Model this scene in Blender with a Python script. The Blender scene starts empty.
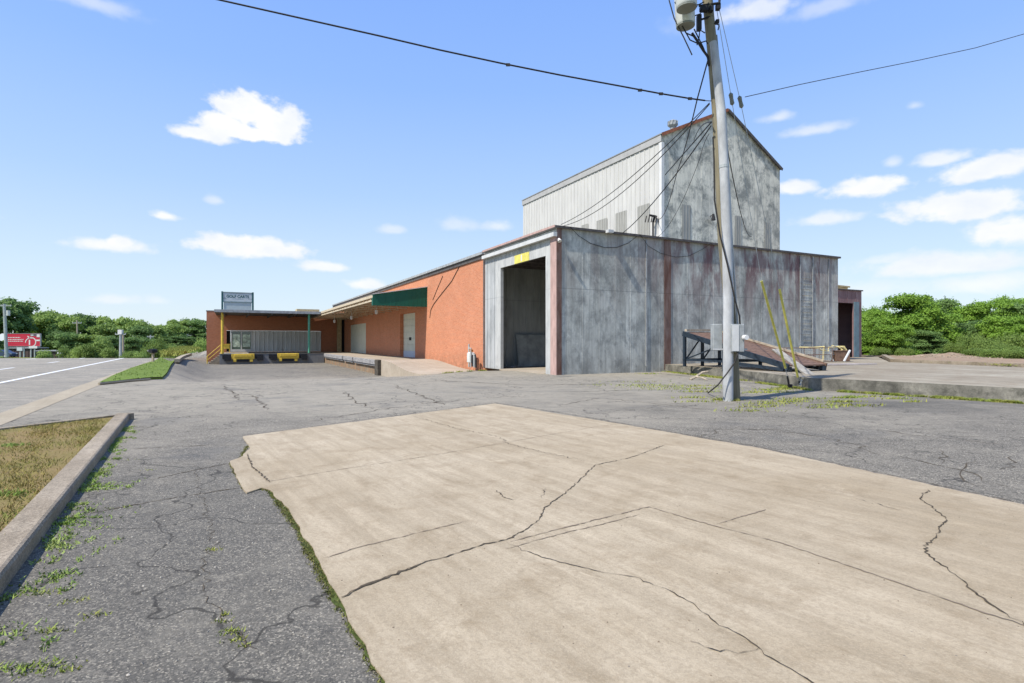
import bpy, math, random
import numpy as np
from mathutils import Vector, Matrix

# ------------------------------------------------------------------ camera, sky, sun, exposure
scene = bpy.context.scene
col = scene.collection
F = 555.0; CX = 512.0; CY = 341.5; EYE = 1.5
cam_d = bpy.data.cameras.new("camera"); cam = bpy.data.objects.new("camera", cam_d); col.objects.link(cam)
cam_d.sensor_width = 36.0; cam_d.lens = 36.0 * F / 1024.0
cam_d.clip_start = 0.05; cam_d.clip_end = 6000
cam.location = (0, 0, EYE); cam.rotation_euler = (math.radians(90), 0, 0)
scene.camera = cam
scene.render.resolution_x = 1024; scene.render.resolution_y = 683
scene.view_settings.view_transform = 'Standard'; scene.view_settings.look = 'None'
scene.view_settings.gamma = 1.0
scene.view_settings.exposure = 0.95

SUN_EL = math.radians(53)
SUN_H = Vector((-0.80, -0.60)).normalized()          # horizontal direction towards the sun
sun_d = bpy.data.lights.new("sun", 'SUN'); sun = bpy.data.objects.new("sun", sun_d); col.objects.link(sun)
sun_d.energy = 3.3; sun_d.angle = math.radians(0.5); sun_d.color = (1.0, 0.955, 0.88)
to_sun = Vector((SUN_H.x * math.cos(SUN_EL), SUN_H.y * math.cos(SUN_EL), math.sin(SUN_EL)))
sun.rotation_euler = to_sun.to_track_quat('Z', 'Y').to_euler()
sun.location = (0, 0, 60)

def az_el(px, py):
    d = Vector(((px - CX) / F, 1.0, (CY - py) / F)).normalized()
    return math.atan2(d.x, d.y), math.asin(d.z)

world = bpy.data.worlds.new("World"); scene.world = world; world.use_nodes = True
def build_world():
    nt = world.node_tree; nt.nodes.clear()
    N = nt.nodes.new; L = nt.links.new
    def M(op, a, b=None, c=None):
        n = N('ShaderNodeMath'); n.operation = op
        for i, s in enumerate((a, b, c)):
            if s is None: continue
            if isinstance(s, (int, float)): n.inputs[i].default_value = s
            else: L(s, n.inputs[i])
        return n.outputs[0]
    out = N('ShaderNodeOutputWorld'); bg = N('ShaderNodeBackground'); L(bg.outputs[0], out.inputs[0])
    sky = N('ShaderNodeTexSky'); sky.sky_type = 'NISHITA'; sky.sun_disc = False
    sky.sun_elevation = SUN_EL; sky.sun_rotation = math.atan2(SUN_H.x, SUN_H.y)
    sky.air_density = 1.0; sky.dust_density = 0.6; sky.ozone_density = 2.2; sky.altitude = 200
    bg.inputs[1].default_value = 0.13
    tc = N('ShaderNodeTexCoord'); sep = N('ShaderNodeSeparateXYZ'); L(tc.outputs['Generated'], sep.inputs[0])
    x, y, z = sep.outputs
    az = M('ARCTAN2', x, y); el = M('ARCSINE', z)
    # horizon whitening / bluer zenith
    nz = N('ShaderNodeTexNoise'); nz.inputs['Scale'].default_value = 15; nz.inputs['Detail'].default_value = 7; nz.inputs['Roughness'].default_value = 0.55
    cmb = N('ShaderNodeCombineXYZ'); L(az, cmb.inputs[0]); L(M('MULTIPLY', el, 1.5), cmb.inputs[1]); L(cmb.outputs[0], nz.inputs['Vector'])
    n1 = M('SUBTRACT', nz.outputs['Fac'], 0.5)
    nz2 = N('ShaderNodeTexNoise'); nz2.inputs['Scale'].default_value = 42; nz2.inputs['Detail'].default_value = 5
    L(cmb.outputs[0], nz2.inputs['Vector'])
    n2 = M('SUBTRACT', nz2.outputs['Fac'], 0.5)
    total = None
    # clouds: centre px,py, half width, half height, softness, amount
    clouds = [(248,112,34,20,.35,1),(222,124,26,14,.4,1),(272,124,30,20,.35,1),(205,136,36,8,.5,1),(250,134,48,11,.35,1),(236,104,16,12,.5,.9),(110,246,38,8,.7,.95),(118,244,20,8,.5,1),(250,248,52,13,.45,1),
              (164,216,20,6,.6,.9),(214,200,8,5,.9,.5),(325,267,26,6,.6,.9),(365,285,20,6,.6,.9),(458,225,18,7,1.0,.45),(498,226,14,6,.9,.55),(392,230,12,5,.9,.5),
              (115,300,22,5,1.,.6),(158,301,12,5,1.,.4),
              (757,10,44,13,.8,.75),(830,6,40,10,.95,.4),(816,130,30,6,.9,.6),(778,118,16,6,.9,.6),(795,189,22,8,.6,.95),(872,187,45,12,.5,1),(828,219,34,7,.8,.75),
              (914,106,9,5,.9,.4),(985,170,62,14,.5,.95),(940,160,34,8,.7,.8),(960,209,76,17,.45,.95),(1010,232,50,18,.5,.95),(942,266,80,13,.7,.85),(985,285,70,12,.8,.7),(890,260,30,6,.8,.5),
              (893,163,10,6,.9,.5),(870,290,60,10,1.,.4),(700,24,30,14,1.,.25),(90,2,50,10,1.,.45),(1090,200,60,22,.6,.9),(-60,210,50,12,.6,.8),(1150,120,60,16,.6,.9),(-150,130,60,20,.6,.9)]
    for (px, py, hw, hh, soft, amt) in clouds:
        a0, e0 = az_el(px, py); a1, _ = az_el(px + hw, py); _, e1 = az_el(px, py - hh)
        wa = abs(a1 - a0); we = abs(e1 - e0)
        dx = M('MULTIPLY', M('SUBTRACT', az, a0), 1 / wa)
        dy0 = M('MULTIPLY', M('SUBTRACT', el, e0), 1 / we)
        dy = M('MAXIMUM', dy0, M('MULTIPLY', dy0, -1.35))
        d = M('SQRT', M('ADD', M('MULTIPLY', dx, dx), M('MULTIPLY', dy, dy)))
        d = M('ADD', d, M('MULTIPLY', n1, 1.9)); d = M('ADD', d, M('MULTIPLY', n2, 1.1))
        mr = N('ShaderNodeMapRange'); mr.interpolation_type = 'SMOOTHSTEP'
        L(d, mr.inputs[0]); mr.inputs[1].default_value = 1.0 + soft * .55; mr.inputs[2].default_value = 1.0 - soft * .9
        mr.inputs[3].default_value = 0; mr.inputs[4].default_value = amt
        total = mr.outputs[0] if total is None else M('MAXIMUM', total, mr.outputs[0])
    # cloud shading: a little darker towards lower, thick parts
    cr = N('ShaderNodeMixRGB'); cr.inputs[1].default_value = (3.55, 3.72, 3.98, 1); cr.inputs[2].default_value = (4.15, 4.15, 4.2, 1)
    L(M('ADD', M('MULTIPLY', n1, 3.0), 0.6), cr.inputs[0])
    # milky sky towards the horizon and the photograph's blue above
    hz = N('ShaderNodeMapRange'); hz.interpolation_type = 'LINEAR'; L(el, hz.inputs[0])
    hz.inputs[1].default_value = 0.0; hz.inputs[2].default_value = 0.62; hz.inputs[3].default_value = 0; hz.inputs[4].default_value = 1
    ramp = N('ShaderNodeValToRGB'); L(hz.outputs[0], ramp.inputs[0])
    cs = ramp.color_ramp; cs.elements[0].position = 0; cs.elements[0].color = SKY_RAMP[0][1]
    cs.elements[1].position = 1; cs.elements[1].color = SKY_RAMP[-1][1]
    for p, c in SKY_RAMP[1:-1]:
        e = cs.elements.new(p); e.color = c
    mul = N('ShaderNodeMixRGB'); mul.blend_type = 'MIX'; mul.inputs[0].default_value = 0.88
    sc = N('ShaderNodeVectorMath'); sc.operation = 'SCALE'; L(ramp.outputs[0], sc.inputs[0]); sc.inputs['Scale'].default_value = SKY_SCALE
    L(sky.outputs[0], mul.inputs[1]); L(sc.outputs[0], mul.inputs[2])
    mx = N('ShaderNodeMixRGB'); L(total, mx.inputs[0]); L(mul.outputs[0], mx.inputs[1]); L(cr.outputs[0], mx.inputs[2])
    L(mx.outputs[0], bg.inputs[0])
SKY_SCALE = 4.1
SKY_RAMP = [(0.0, (.72, .82, .90, 1)), (0.18, (.62, .77, .93, 1)), (0.4, (.44, .64, .98, 1)), (0.68, (.30, .515, 1.0, 1)), (1.0, (.225, .43, 1.0, 1))]
build_world()

# ------------------------------------------------------------------ coordinates
def P(px, py, z=0.0):
    Y = (EYE - z) * F / (py - CY); return Vector(((px - CX) / F * Y, Y, z))
def PH(px, py, dz=0.0):
    z = 0.0
    for _ in range(12):
        q = P(px, py, z); z = .5 * z + .5 * (float(H(q.x, q.y)) + dz)
    return q
def AT(px, py, Y):
    return Vector(((px - CX) / F * Y, Y, EYE - (py - CY) / F * Y))
C0 = Vector((2.015, 24.85, 0)); TH = math.atan2(0.454, 0.891)
U = Vector((math.cos(TH), math.sin(TH), 0)); V = Vector((-math.sin(TH), math.cos(TH), 0))
def B(a, v, z=0.0): return C0 + U * a + V * v + Vector((0, 0, z))
def AV(p):
    r = Vector((p[0], p[1], 0)) - C0; return r.dot(U), r.dot(V)
def a_px(px, v):            # a on the plane v = const under image column px
    t = (px - CX) / F; o = C0 + V * v
    return (t * o.y - o.x) / (U.x - t * U.y)
def v_px(px, a):
    t = (px - CX) / F; o = C0 + U * a
    return (t * o.y - o.x) / (V.x - t * V.y)
def z_py(py, a, v): return EYE + (CY - py) / F * B(a, v).y
R_ = Vector((-0.482, 0.876, 0)); NL = Vector((-0.876, -0.482, 0)); G0 = Vector((-9.3, 10.1, 0))
def RD(s, p, z=0.0): return G0 + R_ * s + NL * p + Vector((0, 0, z))
def ss(e0, e1, x):
    t = np.clip((x - e0) / (e1 - e0), 0, 1); return t * t * (3 - 2 * t)
def H(x, y):
    rx, ry = x - C0.x, y - C0.y
    a = rx * U.x + ry * U.y; v = rx * V.x + ry * V.y
    p = (x - G0.x) * NL.x + (y - G0.y) * NL.y
    ve = v + 2.5 * ss(1, 6, -a)
    dip = -0.88 * ss(3.5, 16.5, ve) * (1 - ss(13.8, 19.5, -a)) * (1 - ss(10, 14, a)) * (1 - .9 * ss(54, 80, v))
    dip = dip * (1 - ss(-3.5, -.4, p))
    crest = -0.035 * np.clip(y - 50, 0, 75) * ss(-5, 0, p)
    return dip + crest

# ------------------------------------------------------------------ mesh helpers
class MB:
    def __init__(s): s.v = []; s.f = []; s.m = []; s.mi = 0
    def vs(s, pts):
        n = len(s.v); s.v += [tuple(p) for p in pts]; return n
    def face(s, pts, mi=None):
        n = s.vs(pts); s.f.append(tuple(range(n, n + len(pts)))); s.m.append(s.mi if mi is None else mi)
    def box(s, x0, x1, y0, y1, z0, z1, X=None):
        c = [Vector((x, y, z)) for z in (z0, z1) for y in (y0, y1) for x in (x0, x1)]
        if X is not None: c = [X @ q for q in c]
        n = s.vs(c)
        for f in ((0, 2, 3, 1), (4, 5, 7, 6), (0, 1, 5, 4), (1, 3, 7, 5), (3, 2, 6, 7), (2, 0, 4, 6)):
            s.f.append(tuple(n + i for i in f)); s.m.append(s.mi)
        return s
    def bar(s, p, q, w, h=None, up=(0, 0, 1)):
        p = Vector(p); q = Vector(q); d = (q - p); l = d.length; d.normalize(); h = w if h is None else h
        up = Vector(up)
        if abs(d.dot(up)) > .98: up = Vector((1, 0, 0))
        x = d.cross(up).normalized(); z = x.cross(d).normalized()
        X = Matrix((x, d, z)).transposed().to_4x4(); X.translation = p
        return s.box(-w / 2, w / 2, 0, l, -h / 2, h / 2, X)
    def tube(s, pts, r, n=8, caps=True):
        pts = [Vector(p) for p in pts]; k = len(pts)
        rs = r if isinstance(r, (list, tuple)) else [r] * k
        base = len(s.v); ref = None
        for i, p in enumerate(pts):
            d = (pts[min(i + 1, k - 1)] - pts[max(i - 1, 0)]).normalized()
            if ref is None: ref = Vector((0, 0, 1)) if abs(d.z) < .9 else Vector((1, 0, 0))
            x = d.cross(ref).normalized(); y = x.cross(d).normalized(); ref = y
            for j in range(n):
                a = 2 * math.pi * j / n; s.v.append(tuple(p + (x * math.cos(a) + y * math.sin(a)) * rs[i]))
        for i in range(k - 1):
            for j in range(n):
                a = base + i * n + j; b = base + i * n + (j + 1) % n
                s.f.append((a, b, b + n, a + n)); s.m.append(s.mi)
        if caps:
            e0 = [s.v[base + j] for j in range(n)]; e1 = [s.v[base + (k - 1) * n + j] for j in range(n)]
            s.face(e0[::-1]); s.face(e1)
        return s
    def prism(s, poly, z0, z1):        # poly: list of (x,y)
        n = len(poly); b = s.vs([(p[0], p[1], z0) for p in poly]); t = s.vs([(p[0], p[1], z1) for p in poly])
        s.f.append(tuple(b + i for i in range(n))[::-1]); s.m.append(s.mi)
        s.f.append(tuple(t + i for i in range(n))); s.m.append(s.mi)
        for i in range(n):
            j = (i + 1) % n; s.f.append((b + i, b + j, t + j, t + i)); s.m.append(s.mi)
        return s
    def panel(s, p0, ax, up, w, h, nrm, pitch=0.5, rib=0.05, depth=0.04, hf=None):
        """ribbed sheet: p0 corner, ax width dir, up dir, nrm outward; hf(x)->height"""
        p0, ax, up, nrm = map(Vector, (p0, ax, up, nrm)); x = 0.0; prof = [(0, 0)]
        k = pitch * .5
        while k + rib < w:
            prof += [(k, 0), (k + rib * .25, depth), (k + rib * .75, depth), (k + rib, 0)]; k += pitch
        prof.append((w, 0))
        hh = (lambda q: h) if hf is None else hf
        for (a, da), (b, db) in zip(prof[:-1], prof[1:]):
            s.face([p0 + ax * a + nrm * da, p0 + ax * b + nrm * db, p0 + ax * b + nrm * db + up * hh(b), p0 + ax * a + nrm * da + up * hh(a)])
        return s

def tag(o, label=None, cat=None, group=None, kind=None):
    if label: o["label"] = label
    if cat: o["category"] = cat
    if group: o["group"] = group
    if kind: o["kind"] = kind
    return o
def obj(name, mb, mats, parent=None, smooth=False, loc=None, rz=0.0, world_verts=False):
    """link mb as one mesh. world_verts: vertices are world coordinates and the origin is moved to loc / parent origin"""
    me = bpy.data.meshes.new(name)
    vs = mb.v
    if world_verts:
        o0 = Vector(loc) if loc is not None else (parent_origin(parent) if parent else None)
        if o0 is None:
            arr = np.array(vs); o0 = Vector((float(arr[:, 0].mean()), float(arr[:, 1].mean()), float(arr[:, 2].min())))
        vs = [(q[0] - o0.x, q[1] - o0.y, q[2] - o0.z) for q in vs]
        if not parent: loc = o0
        else: loc = None
    me.from_pydata(vs, [], mb.f)
    if not isinstance(mats, (list, tuple)): mats = [mats]
    for m in mats: me.materials.append(m)
    if len(mats) > 1: me.polygons.foreach_set('material_index', mb.m)
    if smooth: me.polygons.foreach_set('use_smooth', [len(q) == 4 for q in mb.f])
    me.update()
    o = bpy.data.objects.new(name, me); col.objects.link(o)
    if parent: o.parent = parent
    if loc is not None: o.location = loc
    o.rotation_euler.z = rz
    return o
def parent_origin(p):
    q = Vector(p.location)
    while p.parent: p = p.parent; q += p.location
    return q
def thing(name, label, cat, loc=(0, 0, 0), rz=0.0, group=None):
    o = bpy.data.objects.new(name, None); col.objects.link(o); o.location = loc; o.rotation_euler.z = rz
    o.empty_display_size = .3
    return tag(o, label, cat, group)
def bevel(o, w=0.01, seg=1):
    m = o.modifiers.new('bevel', 'BEVEL'); m.width = w; m.segments = seg; m.limit_method = 'ANGLE'; return o

# ------------------------------------------------------------------ materials
class MT:
    def __init__(s, name):
        s.m = bpy.data.materials.new(name); s.m.use_nodes = True; s.nt = s.m.node_tree
        s.b = s.nt.nodes['Principled BSDF']; s.b.inputs['Roughness'].default_value = .85
        s.b.inputs['Specular IOR Level'].default_value = .25
        tc = s.N('ShaderNodeTexCoord'); s.o = tc.outputs['Object']
        g = s.N('ShaderNodeNewGeometry'); s.w = g.outputs['Position']
    def N(s, t): return s.nt.nodes.new(t)
    def L(s, a, b): s.nt.links.new(a, b)
    def mp(s, vec, sc=(1, 1, 1), rot=0.0, loc=(0, 0, 0)):
        if rot:
            r_ = s.N('ShaderNodeMapping'); s.L(vec, r_.inputs[0]); r_.inputs['Rotation'].default_value = (0, 0, rot); vec = r_.outputs[0]
        n = s.N('ShaderNodeMapping'); s.L(vec, n.inputs[0]); n.inputs['Scale'].default_value = sc; n.inputs['Location'].default_value = loc; return n.outputs[0]
    def noise(s, vec, scale, det=4, rough=.55, dist=0.0):
        n = s.N('ShaderNodeTexNoise'); s.L(vec, n.inputs['Vector']); n.inputs['Scale'].default_value = scale
        n.inputs['Detail'].default_value = det; n.inputs['Roughness'].default_value = rough; n.inputs['Distortion'].default_value = dist
        return n.outputs['Fac']
    def vor(s, vec, scale, feat='F1', out='Distance'):
        n = s.N('ShaderNodeTexVoronoi'); n.feature = feat; s.L(vec, n.inputs['Vector']); n.inputs['Scale'].default_value = scale
        return n.outputs[out]
    def rng(s, f, a, b, c=0.0, d=1.0):
        n = s.N('ShaderNodeMapRange'); s.L(f, n.inputs[0])
        for i, q in enumerate((a, b, c, d)): n.inputs[i + 1].default_value = q
        return n.outputs[0]
    def math(s, op, a, b=None):
        n = s.N('ShaderNodeMath'); n.operation = op
        for i, q in enumerate((a, b)):
            if q is None: continue
            if isinstance(q, (int, float)): n.inputs[i].default_value = q
            else: s.L(q, n.inputs[i])
        return n.outputs[0]
    def mix(s, f, a, b, mode='MIX'):
        n = s.N('ShaderNodeMixRGB'); n.blend_type = mode
        for i, q in enumerate((f, a, b)):
            if isinstance(q, (int, float)): n.inputs[i].default_value = q
            elif isinstance(q, tuple): n.inputs[i].default_value = q + (1,) if len(q) == 3 else q
            else: s.L(q, n.inputs[i])
        return n.outputs[0]
    def xyz(s, vec):
        n = s.N('ShaderNodeSeparateXYZ'); s.L(vec, n.inputs[0]); return n.outputs
    def col(s, c):
        if isinstance(c, tuple): s.b.inputs['Base Color'].default_value = c + (1,)
        else: s.L(c, s.b.inputs['Base Color'])
    def bump(s, h, st=.3, dist=.01):
        n = s.N('ShaderNodeBump'); n.inputs['Strength'].default_value = st; n.inputs['Distance'].default_value = dist
        s.L(h, n.inputs['Height']); s.L(n.outputs[0], s.b.inputs['Normal'])
    def rough(s, r):
        if isinstance(r, (int, float)): s.b.inputs['Roughness'].default_value = r
        else: s.L(r, s.b.inputs['Roughness'])
    def metal(s, v): s.b.inputs['Metallic'].default_value = v

def simple(name, c, rough=.7, var=.25, scale=3.0, metal=0.0, stretch=(1, 1, 1), bump=0.0):
    t = MT(name); v = t.mp(t.o, stretch)
    n = t.noise(v, scale, 6, .6); f = t.rng(n, .3, .7)
    lo = tuple(q * (1 - var) for q in c); hi = tuple(min(1, q * (1 + var)) for q in c)
    t.col(t.mix(f, lo, hi)); t.rough(rough); t.metal(metal)
    if bump: t.bump(n, bump, .01)
    return t.m

def mat_asphalt(name, base=.17, crack=True, speck=.6):
    t = MT(name); w = t.w
    big = t.rng(t.noise(w, .16, 5, .6, .4), .35, .68)
    mid = t.rng(t.noise(w, .9, 6, .65, .3), .3, .7)
    c = t.mix(big, (base * .58, base * .6, base * .62), (base * 1.28, base * 1.26, base * 1.2))
    c = t.mix(.42, c, t.mix(mid, (base * .62, base * .64, base * .67), (base * 1.35, base * 1.34, base * 1.3)))
    # pale worn streaks along the traffic
    st = t.rng(t.noise(t.mp(w, (.35, 1.6, 1), rot=.35), 1.2, 5, .6), .52, .75)
    c = t.mix(t.math('MULTIPLY', st, .45), c, (base * 1.7, base * 1.68, base * 1.6))
    # aggregate speckle, two sizes
    sp = t.vor(w, 75, 'F1', 'Color'); spx = t.xyz(sp); sq = t.xyz(t.vor(w, 28, 'F1', 'Color'))
    c = t.mix(t.rng(sq[0], .7, 1.0, 0, speck * .7), c, (base * 1.9, base * 1.85, base * 1.75)); c = t.mix(t.rng(sq[1], .7, 1.0, 0, speck * .7), c, (base * .45, base * .45, base * .47))
    c = t.mix(t.rng(spx[0], .6, .9, 0, speck), c, (base * 2.3, base * 2.25, base * 2.15))
    c = t.mix(t.rng(spx[1], .6, .9, 0, speck), c, (base * .3, base * .3, base * .32))
    s3 = t.xyz(t.vor(w, 120, 'F1', 'Color')); c = t.mix(t.rng(s3[0], .84, .9, 0, speck), c, (base * 4.0, base * 3.9, base * 3.6)); c = t.mix(t.rng(s3[1], .80, .86, 0, speck), c, (base * .15, base * .15, base * .16))
    fn = t.noise(w, 24, 6, .85); c = t.mix(t.rng(fn, .42, .60, 0, .55), c, (base * .42, base * .42, base * .43))
    # darker newer asphalt around the pole and the slab foot
    vd = t.N('ShaderNodeVectorMath'); vd.operation = 'DISTANCE'; t.L(t.mp(w, (.55, 1, 0)), vd.inputs[0]); vd.inputs[1].default_value = (7.5 * .55, 18.5, 0)
    dk = t.math('MULTIPLY', t.rng(t.math('ADD', vd.outputs['Value'], t.rng(t.noise(w, .5, 5, .6), .3, .7, -2.2, 2.2)), 5.0, 8.0, .62, 0), 1.0 if crack else 0.0)
    c = t.mix(dk, c, (base * .40, base * .42, base * .45))
    vp = t.N('ShaderNodeVectorMath'); vp.operation = 'DISTANCE'; t.L(t.mp(w, (.7, 1, 0)), vp.inputs[0]); vp.inputs[1].default_value = (-5 * .7, 24, 0)
    pl = t.math('MULTIPLY', t.rng(t.math('ADD', vp.outputs['Value'], t.rng(t.noise(w, .35, 6, .65), .3, .7, -4, 4)), 10, 17, .7, 0), 1.0 if crack else 0.0)
    c = t.mix(pl, c, (base * 1.75, base * 1.72, base * 1.62))
    vn = t.N('ShaderNodeVectorMath'); vn.operation = 'DISTANCE'; t.L(t.mp(w, (1, .6, 0)), vn.inputs[0]); vn.inputs[1].default_value = (-2.6, 3.5 * .6, 0)
    pn = t.math('MULTIPLY', t.rng(t.math('ADD', vn.outputs['Value'], t.rng(t.noise(w, .9, 6, .65), .3, .7, -1, 1)), 1.6, 3.6, .38, 0), 1.0 if crack else 0.0)
    c = t.mix(pn, c, (base * .5, base * .52, base * .55))
    # wear blotches of middle size
    wb = t.rng(t.noise(t.mp(w, (1, 1.5, 1), loc=(5, 5, 0)), 2.2, 8, .75, .5), .46, .66); c = t.mix(t.math('MULTIPLY', wb, .42), c, (base * .5, base * .5, base * .5))
    wb = t.rng(t.noise(t.mp(w, (1, 1.3, 1), loc=(15, 5, 0)), 1.3, 8, .75, .5), .5, .68); c = t.mix(t.math('MULTIPLY', wb, .4), c, (base * 1.6, base * 1.58, base * 1.5))
    # oily dark stains
    oil = t.rng(t.noise(t.mp(w, loc=(3.1, 7.7, 0)), .45, 4, .6, .3), .56, .70)
    c = t.mix(t.math('MULTIPLY', oil, .5), c, (base * .4, base * .45, base * .55))
    h = fn
    if crack:
        dv = t.N('ShaderNodeTexNoise'); t.L(w, dv.inputs['Vector']); dv.inputs['Scale'].default_value = 1.4; dv.inputs['Detail'].default_value = 6
        sc = t.N('ShaderNodeVectorMath'); sc.operation = 'SCALE'; t.L(dv.outputs['Color'], sc.inputs[0]); sc.inputs['Scale'].default_value = 1.3
        ad = t.N('ShaderNodeVectorMath'); ad.operation = 'ADD'; t.L(w, ad.inputs[0]); t.L(sc.outputs[0], ad.inputs[1])
        for s_, wd, lo, hi, am in ((.33, .006, .44, .52, .8), (.9, .012, .50, .56, .75), (2.6, .028, .56, .60, .7)):
            e = t.vor(ad.outputs[0], s_, 'DISTANCE_TO_EDGE'); ln = t.rng(e, wd * .35, wd, 1, 0)
            mk = t.rng(t.noise(t.mp(w, loc=(s_ * 9, 2, 0)), .22, 3), lo, hi)
            ln = t.math('MULTIPLY', t.math('MULTIPLY', ln, mk), am)
            c = t.mix(ln, c, (base * .22, base * .22, base * .22))
    c = t.mix(1.0, c, (1.13, 1.02, .83), 'MULTIPLY')
    t.col(c); t.rough(.9); t.bump(h, .9, .014); return t.m

def mat_concrete(name, c1, c2, stain=(.20, .16, .11), st=.5, speck=.35, streak=0.8, cscale=1.0):
    t = MT(name); w = t.w
    big = t.rng(t.noise(w, .3 * cscale, 5, .6, .5), .34, .66); c = t.mix(big, c1, c2)
    sk = t.rng(t.noise(t.mp(w, (.28, 4.5, 1), rot=.96), 1.2, 8, .7, .15), .40, .66)
    c = t.mix(t.math('MULTIPLY', sk, .45 * streak), c, tuple(q * .72 for q in c1))
    bl = t.rng(t.noise(w, 2.3, 7, .72, .4), .5, .72); c = t.mix(t.math('MULTIPLY', bl, st * .55), c, stain); b3 = t.rng(t.noise(t.mp(w, (.6, 2.4, 1), rot=.96, loc=(2, 9, 0)), 4.5, 9, .8, .2), .5, .7); c = t.mix(t.math('MULTIPLY', b3, st * .4), c, stain)
    wt = t.rng(t.noise(t.mp(w, (1, 1, 1), loc=(9, 4, 0)), 1.1, 7, .75, .6), .60, .72); c = t.mix(t.math('MULTIPLY', wt, .35), c, tuple(min(1, q * 1.35) for q in c2))
    fn = t.noise(w, 40, 5, .8); c = t.mix(t.rng(fn, .46, .60, 0, speck), c, tuple(q * .6 for q in c1)); f2 = t.noise(t.mp(w, loc=(7, 1, 0)), 75, 4, .8); c = t.mix(t.rng(f2, .5, .62, 0, speck * .5), c, tuple(min(1, q * 1.25) for q in c2)); sc_ = t.rng(t.noise(t.mp(w, (.5, 6, 1), rot=.7, loc=(4, 4, 0)), 2.2, 6, .7), .66, .72); c = t.mix(t.math('MULTIPLY', sc_, .45), c, tuple(min(1, q * 1.35) for q in c2))
    pit = t.rng(t.vor(w, 9, 'F1', 'Distance'), .035, .06, 1, 0); pm = t.rng(t.noise(w, 1.7, 2), .5, .6)
    c = t.mix(t.math('MULTIPLY', t.math('MULTIPLY', pit, pm), .7), c, (.1, .09, .08))
    t.col(c); t.rough(.88); t.bump(fn, .6, .008); return t.m

def mat_brick(name, c1, c2, mortar, axis='v', dirt=.3):
    """brick laid on a vertical plane; object coords: axis 'v' -> plane y,z ; 'a' -> plane x,z"""
    t = MT(name); x, y, z = t.xyz(t.o); cb = t.N('ShaderNodeCombineXYZ')
    t.L(y if axis == 'v' else x, cb.inputs[0]); t.L(z, cb.inputs[1]); v = cb.outputs[0]
    br = t.N('ShaderNodeTexBrick'); t.L(v, br.inputs['Vector']); br.inputs['Scale'].default_value = 1
    br.inputs['Brick Width'].default_value = .22; br.inputs['Row Height'].default_value = .075; br.inputs['Mortar Size'].default_value = .010
    br.inputs['Color1'].default_value = c1 + (1,); br.inputs['Color2'].default_value = c2 + (1,); br.inputs['Mortar'].default_value = mortar + (1,)
    n = t.rng(t.noise(v, .5, 6, .65, .4), .35, .7)
    c = t.mix(t.math('MULTIPLY', n, .35), br.outputs['Color'], tuple(q * .62 for q in c1))
    st = t.rng(t.noise(t.mp(v, (.4, 2.2, 1)), 1.6, 6, .7), .48, .72)
    c = t.mix(t.math('MULTIPLY', st, dirt), c, tuple(min(1, q * 1.5) for q in c2))
    dk = t.rng(z, .9, .1, 0, .45); c = t.mix(t.math('MULTIPLY', dk, t.rng(t.noise(v, 2.5, 5), .35, .6)), c, (.16, .09, .05))
    t.col(c); t.rough(.9); t.bump(br.outputs['Fac'], -.25, .008); return t.m

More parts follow.
